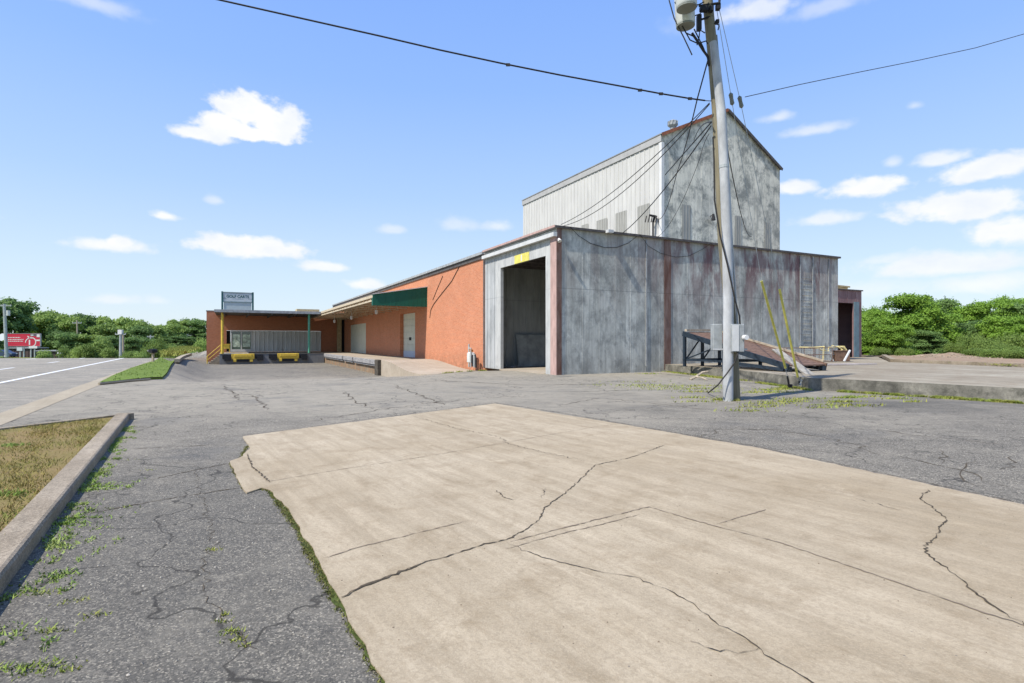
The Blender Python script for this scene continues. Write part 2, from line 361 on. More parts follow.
def mat_sheet(name, base, light, dark, rust=(.16, .07, .055), rust_amt=.5, top_rust=True, zt=6.6, dark_amt=.6, a_lo=3, a_hi=9, vscale=1.0, plane='a', rough=.6, pw=.92, pv=.16, blotch=0.0):
    """weathered painted sheet metal with vertical runs; object coordinates"""
    t = MT(name); x, y, z = t.xyz(t.o); cb = t.N('ShaderNodeCombineXYZ'); h = x if plane == 'a' else y
    t.L(h, cb.inputs[0]); t.L(z, cb.inputs[1]); v = cb.outputs[0]
    n1 = t.rng(t.noise(t.mp(v, (1.0, .28, 1)), 1.3 * vscale, 6, .62, .25), .36, .64)
    c = t.mix(n1, base, light)
    n2 = t.rng(t.noise(t.mp(v, (1, .45, 1), loc=(4, 3, 0)), .9 * vscale, 7, .7, .2), .5, .66)
    c = t.mix(t.math('MULTIPLY', n2, dark_amt), c, dark)
    n3 = t.rng(t.noise(t.mp(v, (3.5, .16, 1)), 2.0, 5, .6), .5, .7); c = t.mix(t.math('MULTIPLY', n3, .45), c, dark)
    n4 = t.rng(t.noise(t.mp(v, (2.5, .22, 1), loc=(8, 1, 0)), 2.0, 5, .6), .52, .72); c = t.mix(t.math('MULTIPLY', n4, .4), c, tuple(min(1, q * 1.25) for q in light))
    fl = t.math('FLOOR', t.math('MULTIPLY', h, 1 / pw)); wn = t.N('ShaderNodeTexWhiteNoise'); wn.noise_dimensions = '1D'; t.L(fl, wn.inputs['W'])
    c = t.mix(t.rng(wn.outputs['Value'], 0, 1, 0, pv), c, tuple(q * .7 for q in base))
    if blotch > 0:
        nb = t.rng(t.noise(t.mp(v, (1, .8, 1), loc=(6, 9, 0)), .75, 9, .74, .3), .47, .60); c = t.mix(t.math('MULTIPLY', nb, blotch), c, dark)
        nb = t.rng(t.noise(t.mp(v, (1, .6, 1), loc=(1, 5, 0)), 2.6, 8, .78, .2), .52, .66); c = t.mix(t.math('MULTIPLY', nb, blotch * .7), c, dark)
        nb = t.rng(t.noise(t.mp(v, (1, .7, 1), loc=(3, 2, 0)), 1.6, 8, .78, .2), .56, .66); c = t.mix(t.math('MULTIPLY', nb, .5), c, light)
    if rust_amt > 0:
        rn = t.noise(t.mp(v, (.9, .3, 1), loc=(2, 7, 0)), 1.1, 6, .65, .3)
        m = t.rng(rn, .42, .55)
        if top_rust:
            tz = t.rng(z, zt * .3, zt * .85, 0.0, 1.0); ta = t.rng(h, a_lo, a_hi, 0.25, 1)
            pn = t.rng(wn.outputs['Value'], .25, .6, .45, 1)
            m = t.math('MULTIPLY', t.math('MULTIPLY', m, tz), t.math('MULTIPLY', ta, pn))
        c = t.mix(t.math('MULTIPLY', m, rust_amt), c, rust)
    # grime at foot
    hl = t.math('ABSOLUTE', t.math('SUBTRACT', z, 3.9)); c = t.mix(t.rng(hl, .0, .03, .5, 0), c, dark)
    gz = t.rng(z, .9, 0, 0, .5); c = t.mix(t.math('MULTIPLY', gz, t.rng(t.noise(v, 2.2, 5), .35, .65)), c, tuple(q * .5 for q in base))
    t.col(c); t.rough(rough); t.bump(t.noise(v, 3, 4), .15, .02); return t.m

def mat_leaf(name, c1, c2, c3, wscale=.35):
    t = MT(name)
    oi = t.N('ShaderNodeObjectInfo'); r = oi.outputs['Random']
    n = t.rng(t.noise(t.w, wscale, 3, .6), .35, .65)
    f = t.rng(t.noise(t.w, 3.1, 3, .7), .3, .7)
    c = t.mix(n, c1, c2); c = t.mix(t.math('MULTIPLY', f, .5), c, c3); c = t.mix(t.math('MULTIPLY', r, .35), c, tuple(q * .55 for q in c1))
    t.col(c); t.rough(.6)
    tr = t.N('ShaderNodeBsdfTranslucent'); t.L(c, tr.inputs[0]); ms = t.N('ShaderNodeMixShader'); ms.inputs[0].default_value = .35
    out = [q for q in t.nt.nodes if q.type == 'OUTPUT_MATERIAL'][0]
    t.L(t.b.outputs[0], ms.inputs[1]); t.L(tr.outputs[0], ms.inputs[2]); t.L(ms.outputs[0], out.inputs[0]); return t.m

M = {}
M['asphalt'] = mat_asphalt('asphalt_lot', .165, speck=.6)
M['road'] = mat_asphalt('asphalt_road', .25, crack=False, speck=.25)
M['pad'] = mat_concrete('concrete_pad', (.335, .265, .17), (.475, .395, .28), stain=(.20, .145, .08), st=1.2, streak=1.3, speck=.38)
M['gutter'] = mat_concrete('concrete_gutter', (.33, .275, .19), (.41, .35, .255), st=.6)
M['kerb'] = mat_concrete('concrete_kerb', (.24, .19, .13), (.42, .35, .26), stain=(.07, .06, .04), st=1.3, cscale=3, speck=.8)
M['slab'] = mat_concrete('concrete_slab', (.245, .205, .145), (.40, .36, .275), stain=(.17, .105, .055), st=1.2, streak=1.9)
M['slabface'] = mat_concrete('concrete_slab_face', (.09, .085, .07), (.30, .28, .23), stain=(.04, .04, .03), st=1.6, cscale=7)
M['deck'] = mat_concrete('concrete_deck', (.33, .275, .205), (.44, .375, .29), stain=(.21, .14, .085), st=.6)
M['dockface'] = mat_concrete('concrete_dock_face', (.17, .14, .10), (.30, .23, .15), stain=(.33, .12, .03), st=1.8, cscale=5)
M['dockgrey'] = mat_concrete('concrete_dock_grey', (.15, .155, .155), (.22, .22, .22), st=.6, cscale=3)
M['paint'] = simple('road_paint', (.72, .72, .70), .8, .12, 4)
M['crack'] = simple('crack_dark', (.075, .058, .038), .95, .6, 30)
M['joint'] = simple('joint_dark', (.22, .17, .12), .95, .3, 9)
M['moss'] = simple('moss', (.05, .065, .012), .95, .6, 14, bump=.6)
M['brick'] = mat_brick('brick_orange', (.56, .21, .10), (.45, .15, .068), (.52, .31, .21), 'v')
M['brick_wing'] = mat_brick('brick_orange_shaded', (.50, .18, .085), (.40, .13, .058), (.46, .27, .18), 'a', dirt=.12)  # same brick as the warehouse, darkened a little for the canopy's shade
M['brick_wing_side'] = mat_brick('brick_wing_side', (.36, .09, .04), (.30, .07, .03), (.3, .15, .1), 'v', dirt=.15)
M['sheet_front'] = mat_sheet('sheet_front', (.37, .365, .32), (.64, .64, .565), (.11, .115, .11), rust=(.15, .078, .078), rust_amt=.95, blotch=.5, dark_amt=.45, pv=.22)
M['sheet_left'] = mat_sheet('sheet_left', (.33, .34, .33), (.46, .47, .46), (.17, .18, .185), rust_amt=0, plane='v', dark_amt=.5)
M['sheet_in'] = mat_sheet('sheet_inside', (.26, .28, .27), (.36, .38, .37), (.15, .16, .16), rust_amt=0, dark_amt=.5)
M['rust'] = mat_sheet('rust_strip', (.13, .055, .035), (.24, .17, .14), (.08, .04, .03), rust_amt=0, dark_amt=.6, vscale=2.0)
M['pink'] = simple('faded_red_paint', (.42, .285, .25), .8, .22, 5, stretch=(1, 1, .3))
M['white_sheet'] = mat_sheet('white_sheet', (.475, .46, .425), (.53, .515, .475), (.40, .39, .36), rust_amt=0, plane='v', dark_amt=.12, zt=16, pv=.05)
M['gable'] = mat_sheet('gable_sheet', (.70, .655, .53), (.80, .75, .62), (.19, .195, .175), rust=(.2, .1, .06), rust_amt=.0, dark_amt=.5, vscale=.6, blotch=.85, pv=.06)
M['lite'] = simple('skylight_panel', (.31, .30, .265), .4, .15, 5, stretch=(1, 1, .2))
M['trim_white'] = simple('trim_white', (.52, .52, .50), .55, .12, 3)
M['trim_grey'] = simple('trim_grey', (.30, .31, .31), .6, .3, 4)
M['trim_dark'] = simple('trim_dark', (.09, .08, .075), .7, .4, 4)
M['trim_rust'] = simple('trim_rust', (.30, .11, .06), .8, .35, 3)
M['roofing'] = simple('roofing', (.22, .22, .21), .9, .2, 1)
M['green'] = simple('green_sheet', (.008, .095, .06), .5, .12, 2, stretch=(1, 1, .3))
M['green_post'] = simple('green_post', (.10, .34, .22), .5, .2, 5)
M['yellow'] = simple('yellow_paint', (.62, .43, .06), .5, .2, 6)
M['yellow_pole'] = simple('yellow_pvc', (.62, .55, .12), .5, .18, 6)
M['door_white'] = simple('door_white', (.60, .60, .50), .6, .08, 2)
M['door_blue'] = simple('door_blue', (.50, .55, .62), .6, .1, 2)
M['cream'] = simple('cream_column', (.50, .40, .22), .7, .2, 4)
M['siding'] = mat_sheet('siding_grey', (.62, .61, .56), (.70, .69, .64), (.48, .48, .44), rust_amt=0, dark_amt=.3)
M['black'] = simple('black_rubber', (.02, .02, .022), .7, .3, 8)
M['wire'] = simple('wire_black', (.025, .022, .02), .6, .2, 8)
M['steel_blue'] = simple('steel_dark_blue', (.02, .03, .042), .5, .35, 5)
M['ramp_wood'] = simple('ramp_rusty_deck', (.15, .092, .065), .8, .4, 5, stretch=(1, 4, 1))
M['old_wood'] = simple('old_wood', (.36, .30, .22), .85, .35, 4, stretch=(6, 1, 1), bump=.3)
M['pole_wood'] = simple('pole_wood', (.20, .175, .115), .9, .35, 5, stretch=(3, 3, .15), bump=.5)
M['galv'] = simple('galvanised', (.40, .405, .40), .5, .28, 4, metal=.0, stretch=(1, 1, .4))
M['galv_dull'] = simple('galvanised_dull', (.38, .40, .39), .55, .2, 3, metal=.2)
M['trans'] = simple('transformer_grey', (.56, .57, .53), .45, .12, 3)
M['trans_dark'] = simple('transformer_base', (.20, .21, .18), .6, .2, 3)
M['timber_grey'] = simple('timber_grey', (.26, .25, .24), .9, .5, 6, stretch=(1, .3, 3))
M['red'] = simple('billboard_red', (.48, .03, .055), .5, .06, 1)
M['white'] = simple('white_paint', (.62, .61, .58), .5, .06, 2)
M['sign_face'] = simple('sign_face', (.50, .54, .54), .5, .06, 2)
M['sign_frame'] = simple('sign_frame', (.03, .10, .10), .5, .3, 2)
M['brown_wall'] = simple('brown_wall', (.075, .05, .045), .8, .3, 1)
M['grass_ground'] = None
def mat_ground(name, cs, sc=1.0):
    t = MT(name); n = t.rng(t.noise(t.w, .5 * sc, 6, .65, .3), .34, .66); n2 = t.rng(t.noise(t.w, 3 * sc, 6, .7), .35, .65)
    c = t.mix(n, cs[0], cs[1]); c = t.mix(t.math('MULTIPLY', n2, .6), c, cs[2])
    fn = t.noise(t.w, 25 * sc, 4, .7); c = t.mix(t.rng(fn, .4, .7, 0, .4), c, tuple(q * .5 for q in cs[0]))
    t.col(c); t.rough(.95); t.bump(fn, .6, .03); return t.m
M['grass_ground'] = mat_ground('grass_ground', ((.07, .13, .02), (.12, .19, .035), (.16, .19, .06)), .3)
M['verge'] = mat_ground('verge_soil', ((.11, .17, .02), (.16, .23, .035), (.12, .15, .03)))
M['bed'] = mat_ground('bed_soil', ((.22, .15, .06), (.135, .15, .028), (.26, .17, .08)))
M['dirt'] = mat_ground('dirt_tan', ((.27, .21, .15), (.33, .25, .17), (.27, .15, .08)))
def mat_blade(name, cols):
    t = MT(name); n = t.rng(t.noise(t.w, 1.6, 4, .7), .36, .64); n2 = t.rng(t.noise(t.w, 60, 1), .35, .65)
    c = t.mix(n, cols[0], cols[1]); c = t.mix(t.math('MULTIPLY', n2, .6), c, cols[2]); t.col(c); t.rough(.7); return t.m
M['blade_green'] = mat_blade('blade_green', ((.14, .22, .03), (.20, .29, .045), (.14, .18, .04)))
M['blade_dry'] = mat_blade('blade_dry', ((.27, .20, .05), (.16, .20, .028), (.31, .22, .08)))
M['blade_weed'] = mat_blade('blade_weed', ((.20, .27, .04), (.36, .31, .08), (.13, .18, .025)))
M['leaf_l'] = mat_leaf('leaf_mid', (.19, .29, .065), (.29, .41, .09), (.35, .45, .13), .12)
M['leaf_d'] = mat_leaf('leaf_dark', (.12, .21, .06), (.17, .28, .075), (.23, .33, .10), .12)
M['leaf_r'] = mat_leaf('leaf_bright', (.14, .27, .03), (.24, .41, .045), (.32, .46, .08), .4)
M['leaf_y'] = mat_leaf('leaf_olive', (.14, .23, .04), (.20, .29, .06), (.25, .32, .09), .4)
M['bark'] = simple('bark', (.10, .08, .06), .95, .4, 6, stretch=(3, 3, .4))
def mat_glass(name):
    t = MT(name); t.col((.05, .09, .07)); t.rough(.06); t.b.inputs['Specular IOR Level'].default_value = .9; return t.m
M['glass'] = mat_glass('window_glass')
M['tree_reflection'] = simple('painted_reflection', (.50, .62, .47), .4, .7, 2.5)  # pale green reflection of trees, painted as a colour for the panes
# ------------------------------------------------------------------ ground, lot, road
def grid_sheet(name, xs, ys, fn, mat, kind='structure', keep=None):
    X, Y = np.meshgrid(xs, ys, indexing='ij'); PX, PY, PZ = fn(X, Y)
    nx, ny = X.shape; vs = np.stack([PX, PY, PZ], -1).reshape(-1, 3)
    idx = np.arange(nx * ny).reshape(nx, ny)
    q = np.stack([idx[:-1, :-1], idx[1:, :-1], idx[1:, 1:], idx[:-1, 1:]], -1).reshape(-1, 4)
    if keep is not None:
        c = vs[q].mean(1); q = q[keep(c[:, 0], c[:, 1])]
    # make the normals point up
    a = vs[q[0][1]] - vs[q[0][0]]; b = vs[q[0][3]] - vs[q[0][0]]
    if np.cross(a, b)[2] < 0: q = q[:, ::-1]
    me = bpy.data.meshes.new(name); me.from_pydata(vs.tolist(), [], q.tolist()); me.materials.append(mat)
    me.polygons.foreach_set('use_smooth', [True] * len(me.polygons)); me.update()
    o = bpy.data.objects.new(name, me); col.objects.link(o); o['kind'] = kind; return o
def graded(lo, hi, step, far):
    a = list(np.arange(lo, hi + 1e-6, step)); r = []; q = step * 1.6; x = hi
    while x < far: x += q; q *= 1.45; r.append(min(x, far))
    l = []; q = step * 1.6; x = lo
    while x > -far: x -= q; q *= 1.45; l.append(max(x, -far))
    return np.array(l[::-1] + a + r)
grid_sheet('ground', graded(-130, 80, 1.5, 3000), graded(-20, 140, 1.5, 3000), lambda x, y: (x, y, H(x, y) - .07 - .4 * ss(1.2, 3.5, -((x - G0.x) * NL.x + (y - G0.y) * NL.y)) * (1 - ss(95, 110, y)) * (1 - ss(45, 60, x))), M['grass_ground'])

def road_fn(dz):
    def f(s, p):
        x = G0.x + R_.x * s + NL.x * p; y = G0.y + R_.y * s + NL.y * p
        return x, y, H(x, y) + dz
    return f
def in_lot(x, y):
    lim = np.where(y < 30.6, 21.2 + (30.6 - y) * .234, 21.2 + (y - 30.6) * .46)
    return x < np.where(y > 2, lim, 60)
grid_sheet('parking_lot', np.arange(-24, 112, .8), np.linspace(-75.4, -.04, 98), road_fn(0), M['asphalt'], keep=in_lot)
grid_sheet('gutter_pavement', np.arange(-24, 175, 1.0), np.array([-.06, .2, .5]), road_fn(.006), M['gutter'])
grid_sheet('road', np.arange(-24, 175, 1.0), np.arange(.48, 14.6, 1.0), road_fn(.002), M['road'])
grid_sheet('road_shoulder', np.arange(-24, 175, 1.0), np.array([14.2, 16.0, 17.5]), road_fn(.008), M['gutter'])
grid_sheet('road_marking', np.arange(-24, 175, 1.0), np.array([3.18, 3.36]), road_fn(.009), M['paint'])
lm = MB()
def strip_on_road(mb, s0, s1, p0, p1, dz=.010, step=1.0):
    n = max(1, int((s1 - s0) / step))
    for i in range(n):
        a = s0 + (s1 - s0) * i / n; b = s0 + (s1 - s0) * (i + 1) / n; q = []
        for s, p in ((a, p0), (a, p1), (b, p1), (b, p0)):
            w = RD(s, p); q.append((w.x, w.y, float(H(w.x, w.y)) + dz))
        mb.face(q[::-1])
for k in range(-3, 12): strip_on_road(lm, 14 + k * 11.0, 17.2 + k * 11.0, 6.3, 6.46)
for k in range(-3, 12): strip_on_road(lm, 14 + k * 11.0, 17.2 + k * 11.0, 9.9, 10.06)
for dd in (): pass
tag(obj('lane_marking', lm, M['paint']), kind='structure')
# side road joining from the right of the verge, running up to the far hill
sr = MB()
pts = [(PH(181, 357.2), PH(206, 357.2)), (PH(186, 354.6), PH(208, 354.6)), (PH(191, 352.5), PH(210, 352.5)), (PH(196, 350.5), PH(212, 350.5)), (PH(200, 348.8), PH(214, 348.8)), (PH(204, 347.2), PH(217, 347.2))]
for (a, b), (c, d) in zip(pts[:-1], pts[1:]): sr.face([(q.x, q.y, float(H(q.x, q.y)) + .015) for q in (a, b, d, c)])
tag(obj('side_road', sr, M['road']), kind='structure')
dr = MB(); a, b, c, d = PH(168, 356.6), PH(186, 355.0), PH(191, 353.0), PH(170, 354.2)
dr.face([(q.x, q.y, float(H(q.x, q.y)) + .02) for q in (a, b, c, d)]); tag(obj('driveway', dr, M['gutter']), kind='structure')

# concrete pad in the lot -------------------------------------------------
rnd = random.Random(5)
pad_px = [(243, 437), (495, 404), (620, 424.5), (760, 449), (1024, 506), (1300, 566), (1500, 683), (1300, 1400), (460, 1400), (385, 683), (366, 647), (345, 610), (322, 570), (300, 528), (284, 506), (270, 491), (262, 489), (247, 494), (238, 480), (230, 462), (243, 457), (250, 448)]
pad = [P(*q) for q in pad_px]
def jag(pts, step=.18, amp=.02, seg=None):
    out = []
    for i in range(len(pts)):
        a, b = pts[i], pts[(i + 1) % len(pts)]; out.append(a)
        if seg is not None and i not in seg: continue
        n = int((b - a).length / step); nr = Vector((-(b - a).y, (b - a).x, 0)).normalized()
        for k in range(1, n): out.append(a.lerp(b, k / n) + nr * rnd.uniform(-amp, amp))
    return out
padj = jag(pad, .12, .018, seg=set(list(range(0, 4)) + list(range(9, 22))))
mb = MB(); mb.prism([(q.x, q.y) for q in padj], -.05, .014)
o = tag(obj('concrete_pavement', mb, M['pad']), kind='structure')
def ribbon(mb, pxs, w, z, jit=.02, step=.035, world=False, wj=.75):
    pts = [Vector(q) if world else P(*q) for q in pxs]; fine = []
    for a, b in zip(pts[:-1], pts[1:]):
        n = max(1, int((b - a).length / step)); nr = Vector((-(b - a).y, (b - a).x, 0)).normalized()
        for k in range(n): fine.append(a.lerp(b, k / n) + nr * (rnd.gauss(0, jit) if k else 0))
    fine.append(pts[-1]); n = len(fine); L = []; Rr = []
    for i, p in enumerate(fine):
        d = (fine[min(i + 1, n - 1)] - fine[max(i - 1, 0)]).normalized(); nr = Vector((-d.y, d.x, 0))
        e = min(1, min(i, n - 1 - i) / 4 + .25); ww = w * e * rnd.uniform(1 - wj, 1 + wj) / 2
        L.append(p + nr * ww); Rr.append(p - nr * ww)
    for i in range(n - 1):
        mb.face([(q.x, q.y, float(H(q.x, q.y)) + z) for q in (Rr[i], Rr[i + 1], L[i + 1], L[i])])
cr = MB()
ribbon(cr, [(341, 600.5), (362, 589), (382, 582), (422, 566), (455, 556), (484, 546), (506, 542), (522, 534), (539, 522), (543, 512), (555, 502), (575, 486), (595, 466.5), (630, 459), (665, 446)], .010, .019, .008)
ribbon(cr, [(341, 600.5), (362, 589), (382, 582), (422, 566)], .018, .0195, .009)
ribbon(cr, [(506, 545), (541, 559.5), (570, 567), (599, 574), (635, 579.6), (665, 591), (693, 606), (715, 625), (746, 641.6), (772, 662), (799, 678), (860, 720)], .006, .019, .008)
ribbon(cr, [(928, 491), (920, 500), (932, 509), (946, 520), (939, 535), (924, 551), (934, 561), (955, 577), (986, 604), (1024, 628), (1060, 650)], .009, .019, .010)
ribbon(cr, [(497, 492), (504, 499), (516, 502)], .009, .019, .012)
ribbon(cr, [(541, 500), (545, 490)], .006, .019, .01)
ribbon(cr, [(247, 455), (252, 468), (262, 476), (270, 484)], .014, .019, .006)
ribbon(cr, [(413, 417), (455, 429), (500, 438), (508, 445), (560, 457), (585, 462)], .007, .019, .02)
ribbon(cr, [(855, 500), (903, 512)], .008, .019, .02)
ribbon(cr, [(690, 645), (720, 655), (760, 650)], .005, .019, .02)
tag(obj('pavement_crack', cr, M['crack']), kind='structure')
jt = MB()
ribbon(jt, [(262, 484), (345, 470), (430, 457), (520, 441), (599, 427), (625, 424)], .008, .0185, .003)
ribbon(jt, [(322, 561), (360, 549), (470, 522)], .008, .0185, .004)
ribbon(jt, [(510, 544), (555, 532), (599, 521), (649, 508.6), (700, 524), (777, 544), (860, 572), (977, 613), (1060, 640)], .010, .0185, .004)
ribbon(jt, [(506, 551), (560, 536), (599, 527), (640, 516)], .008, .0185, .004)
ribbon(jt, [(717, 526), (766, 511)], .012, .0185, .004)
tag(obj('pavement_joint', jt, M['joint']), kind='structure')
# cracks in the asphalt
ac = MB()
ribbon(ac, [(84, 515), (150, 502), (200, 494), (239, 488)], .014, .004, .006)
ribbon(ac, [(130, 449), (170, 447), (213, 445)], .012, .004, .01)
ribbon(ac, [(150, 480), (196, 470), (232, 463)], .014, .004, .01)
ribbon(ac, [(195, 470), (215, 545), (204, 560), (207, 600), (222, 620), (245, 642), (258, 655)], .004, .004, .02)
ribbon(ac, [(243, 436.5), (330, 425), (430, 412), (495, 403), (560, 413), (620, 423.5), (760, 448), (1024, 505)], .018, .0145, .008)
for pts in ([(560, 405), (600, 398), (640, 402), (700, 409), (745, 413)], [(300, 423), (390, 408), (470, 399), (520, 396)], [(250, 395), (262, 402), (268, 410)], [(345, 392), (356, 402), (372, 408)], [(393, 385), (420, 395), (445, 405)],
            [(940, 450), (948, 457), (942, 463)], [(985, 472), (1000, 478), (1024, 484)], [(860, 428), (930, 437), (1010, 445)], [(880, 452), (960, 470), (1020, 490)], [(975, 460), (960, 475), (990, 490)], [(770, 430), (840, 440), (880, 455)], [(225, 386), (232, 392), (240, 400)],
            [(430, 380), (520, 385), (610, 384)], [(1000, 470), (1018, 455)], [(690, 440), (730, 428), (800, 432)], [(560, 392), (640, 390)]):
    ribbon(ac, pts, .0018 * P(*pts[0]).y, .004, .06, step=.16)
tag(obj('asphalt_crack', ac, M['crack']), kind='structure')

# kerbed bed on the left ---------------------------------------------------
KO = Vector((-7.39, 10.74, 0)); KD = Vector((.505, -.863, 0)); KN = Vector((-.863, -.505, 0))
W0 = RD(-1.75, -.16); W1 = RD(-15, -.16); K1 = KO + KD * 14.2
kb = MB()
def curb_run(mb, a, b, inward, w, h, r=.03, n=24):
    d = (b - a); 
    for i in range(n):
        p = a + d * (i / n); q = a + d * ((i + 1) / n)
        prof = [(0, -.06), (0, h - r), (r * .4, h - r * .3), (r, h), (w, h), (w, -.06)]
        for (x0, z0), (x1, z1) in zip(prof[:-1], prof[1:]):
            mb.face([p + inward * x0 + Vector((0, 0, z0)), q + inward * x0 + Vector((0, 0, z0)), q + inward * x1 + Vector((0, 0, z1)), p + inward * x1 + Vector((0, 0, z1))])
    for e in (a, b):
        mb.face([e + inward * x + Vector((0, 0, z)) for x, z in ((0, -.06), (0, h - r), (r, h), (w, h), (w, -.06))])
curb_run(kb, KO, K1, KN, .21, .125)
dback = (W0 - KO).normalized(); nback = Vector((dback.y, -dback.x, 0))
if nback.dot(K1 - KO) < 0: nback = -nback
curb_run(kb, KO + dback * .0, W0, nback, .12, .122, n=6)
o = tag(obj('kerb', kb, M['kerb'], world_verts=True), 'long weathered concrete kerb edging the dry grass bed at left foreground', 'kerb')
bi = [KO + KN * .2 + dback * .06, KO + dback * 2.0 - KD * 0, W0, W1, K1 + KN * .2]
BEDPOLY = [KO + KN * .2 + nback * .1, W0 + nback * .1, W1, K1 + KN * .2]
bd = MB(); bd.prism([(q.x, q.y) for q in BEDPOLY], -.05, .095)
tag(obj('soil_bed', bd, M['bed']), kind='structure')
# green verge strip between road and lot
vg_px = [(99, 385.2), (123, 382.6), (150, 380.5), (162, 379.3), (167, 374), (171, 366), (175, 361), (184, 356.3), (172, 357), (155, 361.6), (131, 369.6), (112, 378)]
VG = [PH(*q) for q in vg_px]
vg = MB()
for i in range(6):
    pass
Lft = [VG[0], VG[11], VG[10], VG[9], VG[8], VG[7]]; Rgt = [VG[1], VG[3], VG[4], VG[5], VG[6], VG[7]]
for i in range(5):
    for k in range(6):
        f0, f1 = k / 6, (k + 1) / 6; a0_, a1_ = Lft[i].lerp(Lft[i + 1], f0), Lft[i].lerp(Lft[i + 1], f1); b0_, b1_ = Rgt[i].lerp(Rgt[i + 1], f0), Rgt[i].lerp(Rgt[i + 1], f1)
        hh = lambda q, d: (q.x, q.y, float(H(q.x, q.y)) + d)
        vg.face([hh(a0_, .10), hh(b0_, .10), hh(b1_, .10), hh(a1_, .10)]); vg.face([hh(b0_, -.1), hh(b1_, -.1), hh(b1_, .07), hh(b0_, .07)]); vg.face([hh(a0_, -.1), hh(a1_, -.1), hh(a1_, .07), hh(a0_, .07)])
tag(obj('grass_verge', vg, M['verge']), kind='structure')
kv = MB(); kv.tube([VG[0] + Vector((0, 0, .05)), VG[1] + Vector((0, 0, .05)), VG[2] + Vector((0, 0, .05))], .045, 6)
tag(obj('kerb', kv, M['gutter'], world_verts=True), 'low kerb across the near end of the green grass strip beside the road', 'kerb')
kv = MB(); q = [P(177, 362), P(180, 359.5), P(184, 357.5), P(190, 355.5)]
for a, b in zip(q[:-1], q[1:]): kv.bar(a + Vector((0, 0, .1)), b + Vector((0, 0, .1)), .35, .25)
tag(obj('kerb', kv, M['gutter'], world_verts=True), 'short curved pale kerb at the far end of the green grass strip', 'kerb')

# raised slab on the right --------------------------------------------------
sl = [B(6.3, -.02), P(679, 373), P(711, 376), P(743, 380), P(811, 390), P(836, 391.3), P(930, 397), P(1024, 403.5), Vector((18.5, 6.5, 0)), Vector((26, 8, 0)), Vector((22.3, 24.2, 0)), Vector((20.8, 30.6, 0)), Vector((27.2, 41.3, 0)), B(27.95, 3.15), B(20.2, 3.1), B(20.2, -.02)]
SLAB = sl
def slab_side(name, poly, z0, z1, mt, ms, jseg, parent=None):
    pj = jag(poly, .3, .02, seg=jseg); m = MB(); n = len(pj)
    m.mi = 0; m.face([(q.x, q.y, z1) for q in pj][::1])
    m.mi = 1
    for i in range(n):
        a, b = pj[i], pj[(i + 1) % n]; m.face([(a.x, a.y, z0), (b.x, b.y, z0), (b.x, b.y, z1), (a.x, a.y, z1)])
    return obj(name, m, [mt, ms], parent)
area = sum(a.x * b.y - b.x * a.y for a, b in zip(sl, sl[1:] + sl[:1]))
if area < 0: sl = sl[::-1]
o = tag(slab_side('raised_pavement', sl, -.05, .37, M['slab'], M['slabface'], None), kind='structure')
# ledge and dirt beyond the slab
dp = [Vector((27.5, 4, 0)), Vector((22.6, 24.4, 0)), Vector((21.1, 30.7, 0)), Vector((27.6, 41.2, 0)), Vector((36, 60, 0)), Vector((140, 120, 0)), Vector((160, 0, 0))]
m = MB(); m.prism([(q.x, q.y) for q in dp], -.05, .42); tag(obj('dirt_ground', m, M['dirt']), kind='structure')
m = MB()
for a, b in zip(dp[:3], dp[1:4]):
    m.bar(a + Vector((0, 0, .42)), b + Vector((0, 0, .42)), .28, .22)
tag(obj('kerb', m, M['kerb'], world_verts=True), 'low stained kerb along the back of the raised slab before the bushes', 'kerb')
rm = MB(); rr = random.Random(3)
def mound(xs, ys, cx, cy, rx, ry, h):
    def f(X, Y):
        d = ((X - cx) / rx) ** 2 + ((Y - cy) / ry) ** 2
        Z = .40 + h * np.exp(-d * 1.3) + np.sin(X * 5 + Y * 3) * .05 * np.exp(-d) + np.cos(X * 2.2 - Y * 4.1) * .06 * np.exp(-d); return X, Y, Z
    return f
grid_sheet('dirt_mound', np.arange(27, 38, .25), np.arange(34, 46, .25), mound(0, 0, 31.6, 40.0, 2.4, 1.8, .22), M['dirt'])

# ------------------------------------------------------------------ buildings (frame: x = a, y = v)
def broot(name, label, cat, a=0, v=0): return thing(name, label, cat, B(a, v), TH)
def bobj(name, mb, mats, parent, off=(0, 0, 0), **k):
    if off != (0, 0, 0): mb.v = [(q[0] - off[0], q[1] - off[1], q[2] - off[2]) for q in mb.v]
    return obj(name, mb, mats, parent, **k)

# --- grey sheet metal bay
g = broot('metal_building', 'low weathered grey and rust sheet metal bay with a tall open doorway', 'building')
Z = 6.58; V1 = 7.83; A1 = 20.15; d0, d1, dh = .917, 5.71, 5.46
m = MB(); m.panel((0, 0, 0), (1, 0, 0), (0, 0, 1), A1, Z, (0, -1, 0), pitch=.92, rib=.03, depth=.006)
m.box(0, A1, .01, .10, 0, Z)
front = bobj('front_wall', m, M['sheet_front'], g)
m = MB()
m.box(-.0, .10, .102, d0, 0, Z - .02); m.box(0, .10, d1, V1, 0, Z - .02); m.box(0, .10, d0, d1, dh, Z - .02)
k = .12
while k < V1:
    if not (d0 - .1 < k < d1 + .1): m.box(-.02, .001, k, k + .05, 0, Z - .5)
    else: m.box(-.02, .001, k, k + .05, dh + .45, Z - .5)
    k += .46
bobj('side_wall', m, M['sheet_left'], g)
fr = MB(); fr.box(-.05, .12, d1 - .02, d1 + .62, 0, dh + .40); fr.box(-.052, .12, d0 - .0, d1 - .0, dh, dh + .40); fr.box(-.05, .12, d0 - .42, d0, 0, dh + .40)
bobj('door_frame', fr, mat_sheet('frame_sheet', (.42, .42, .40), (.52, .52, .49), (.26, .27, .27), rust_amt=0, plane='v', dark_amt=.5, vscale=2.5), g)
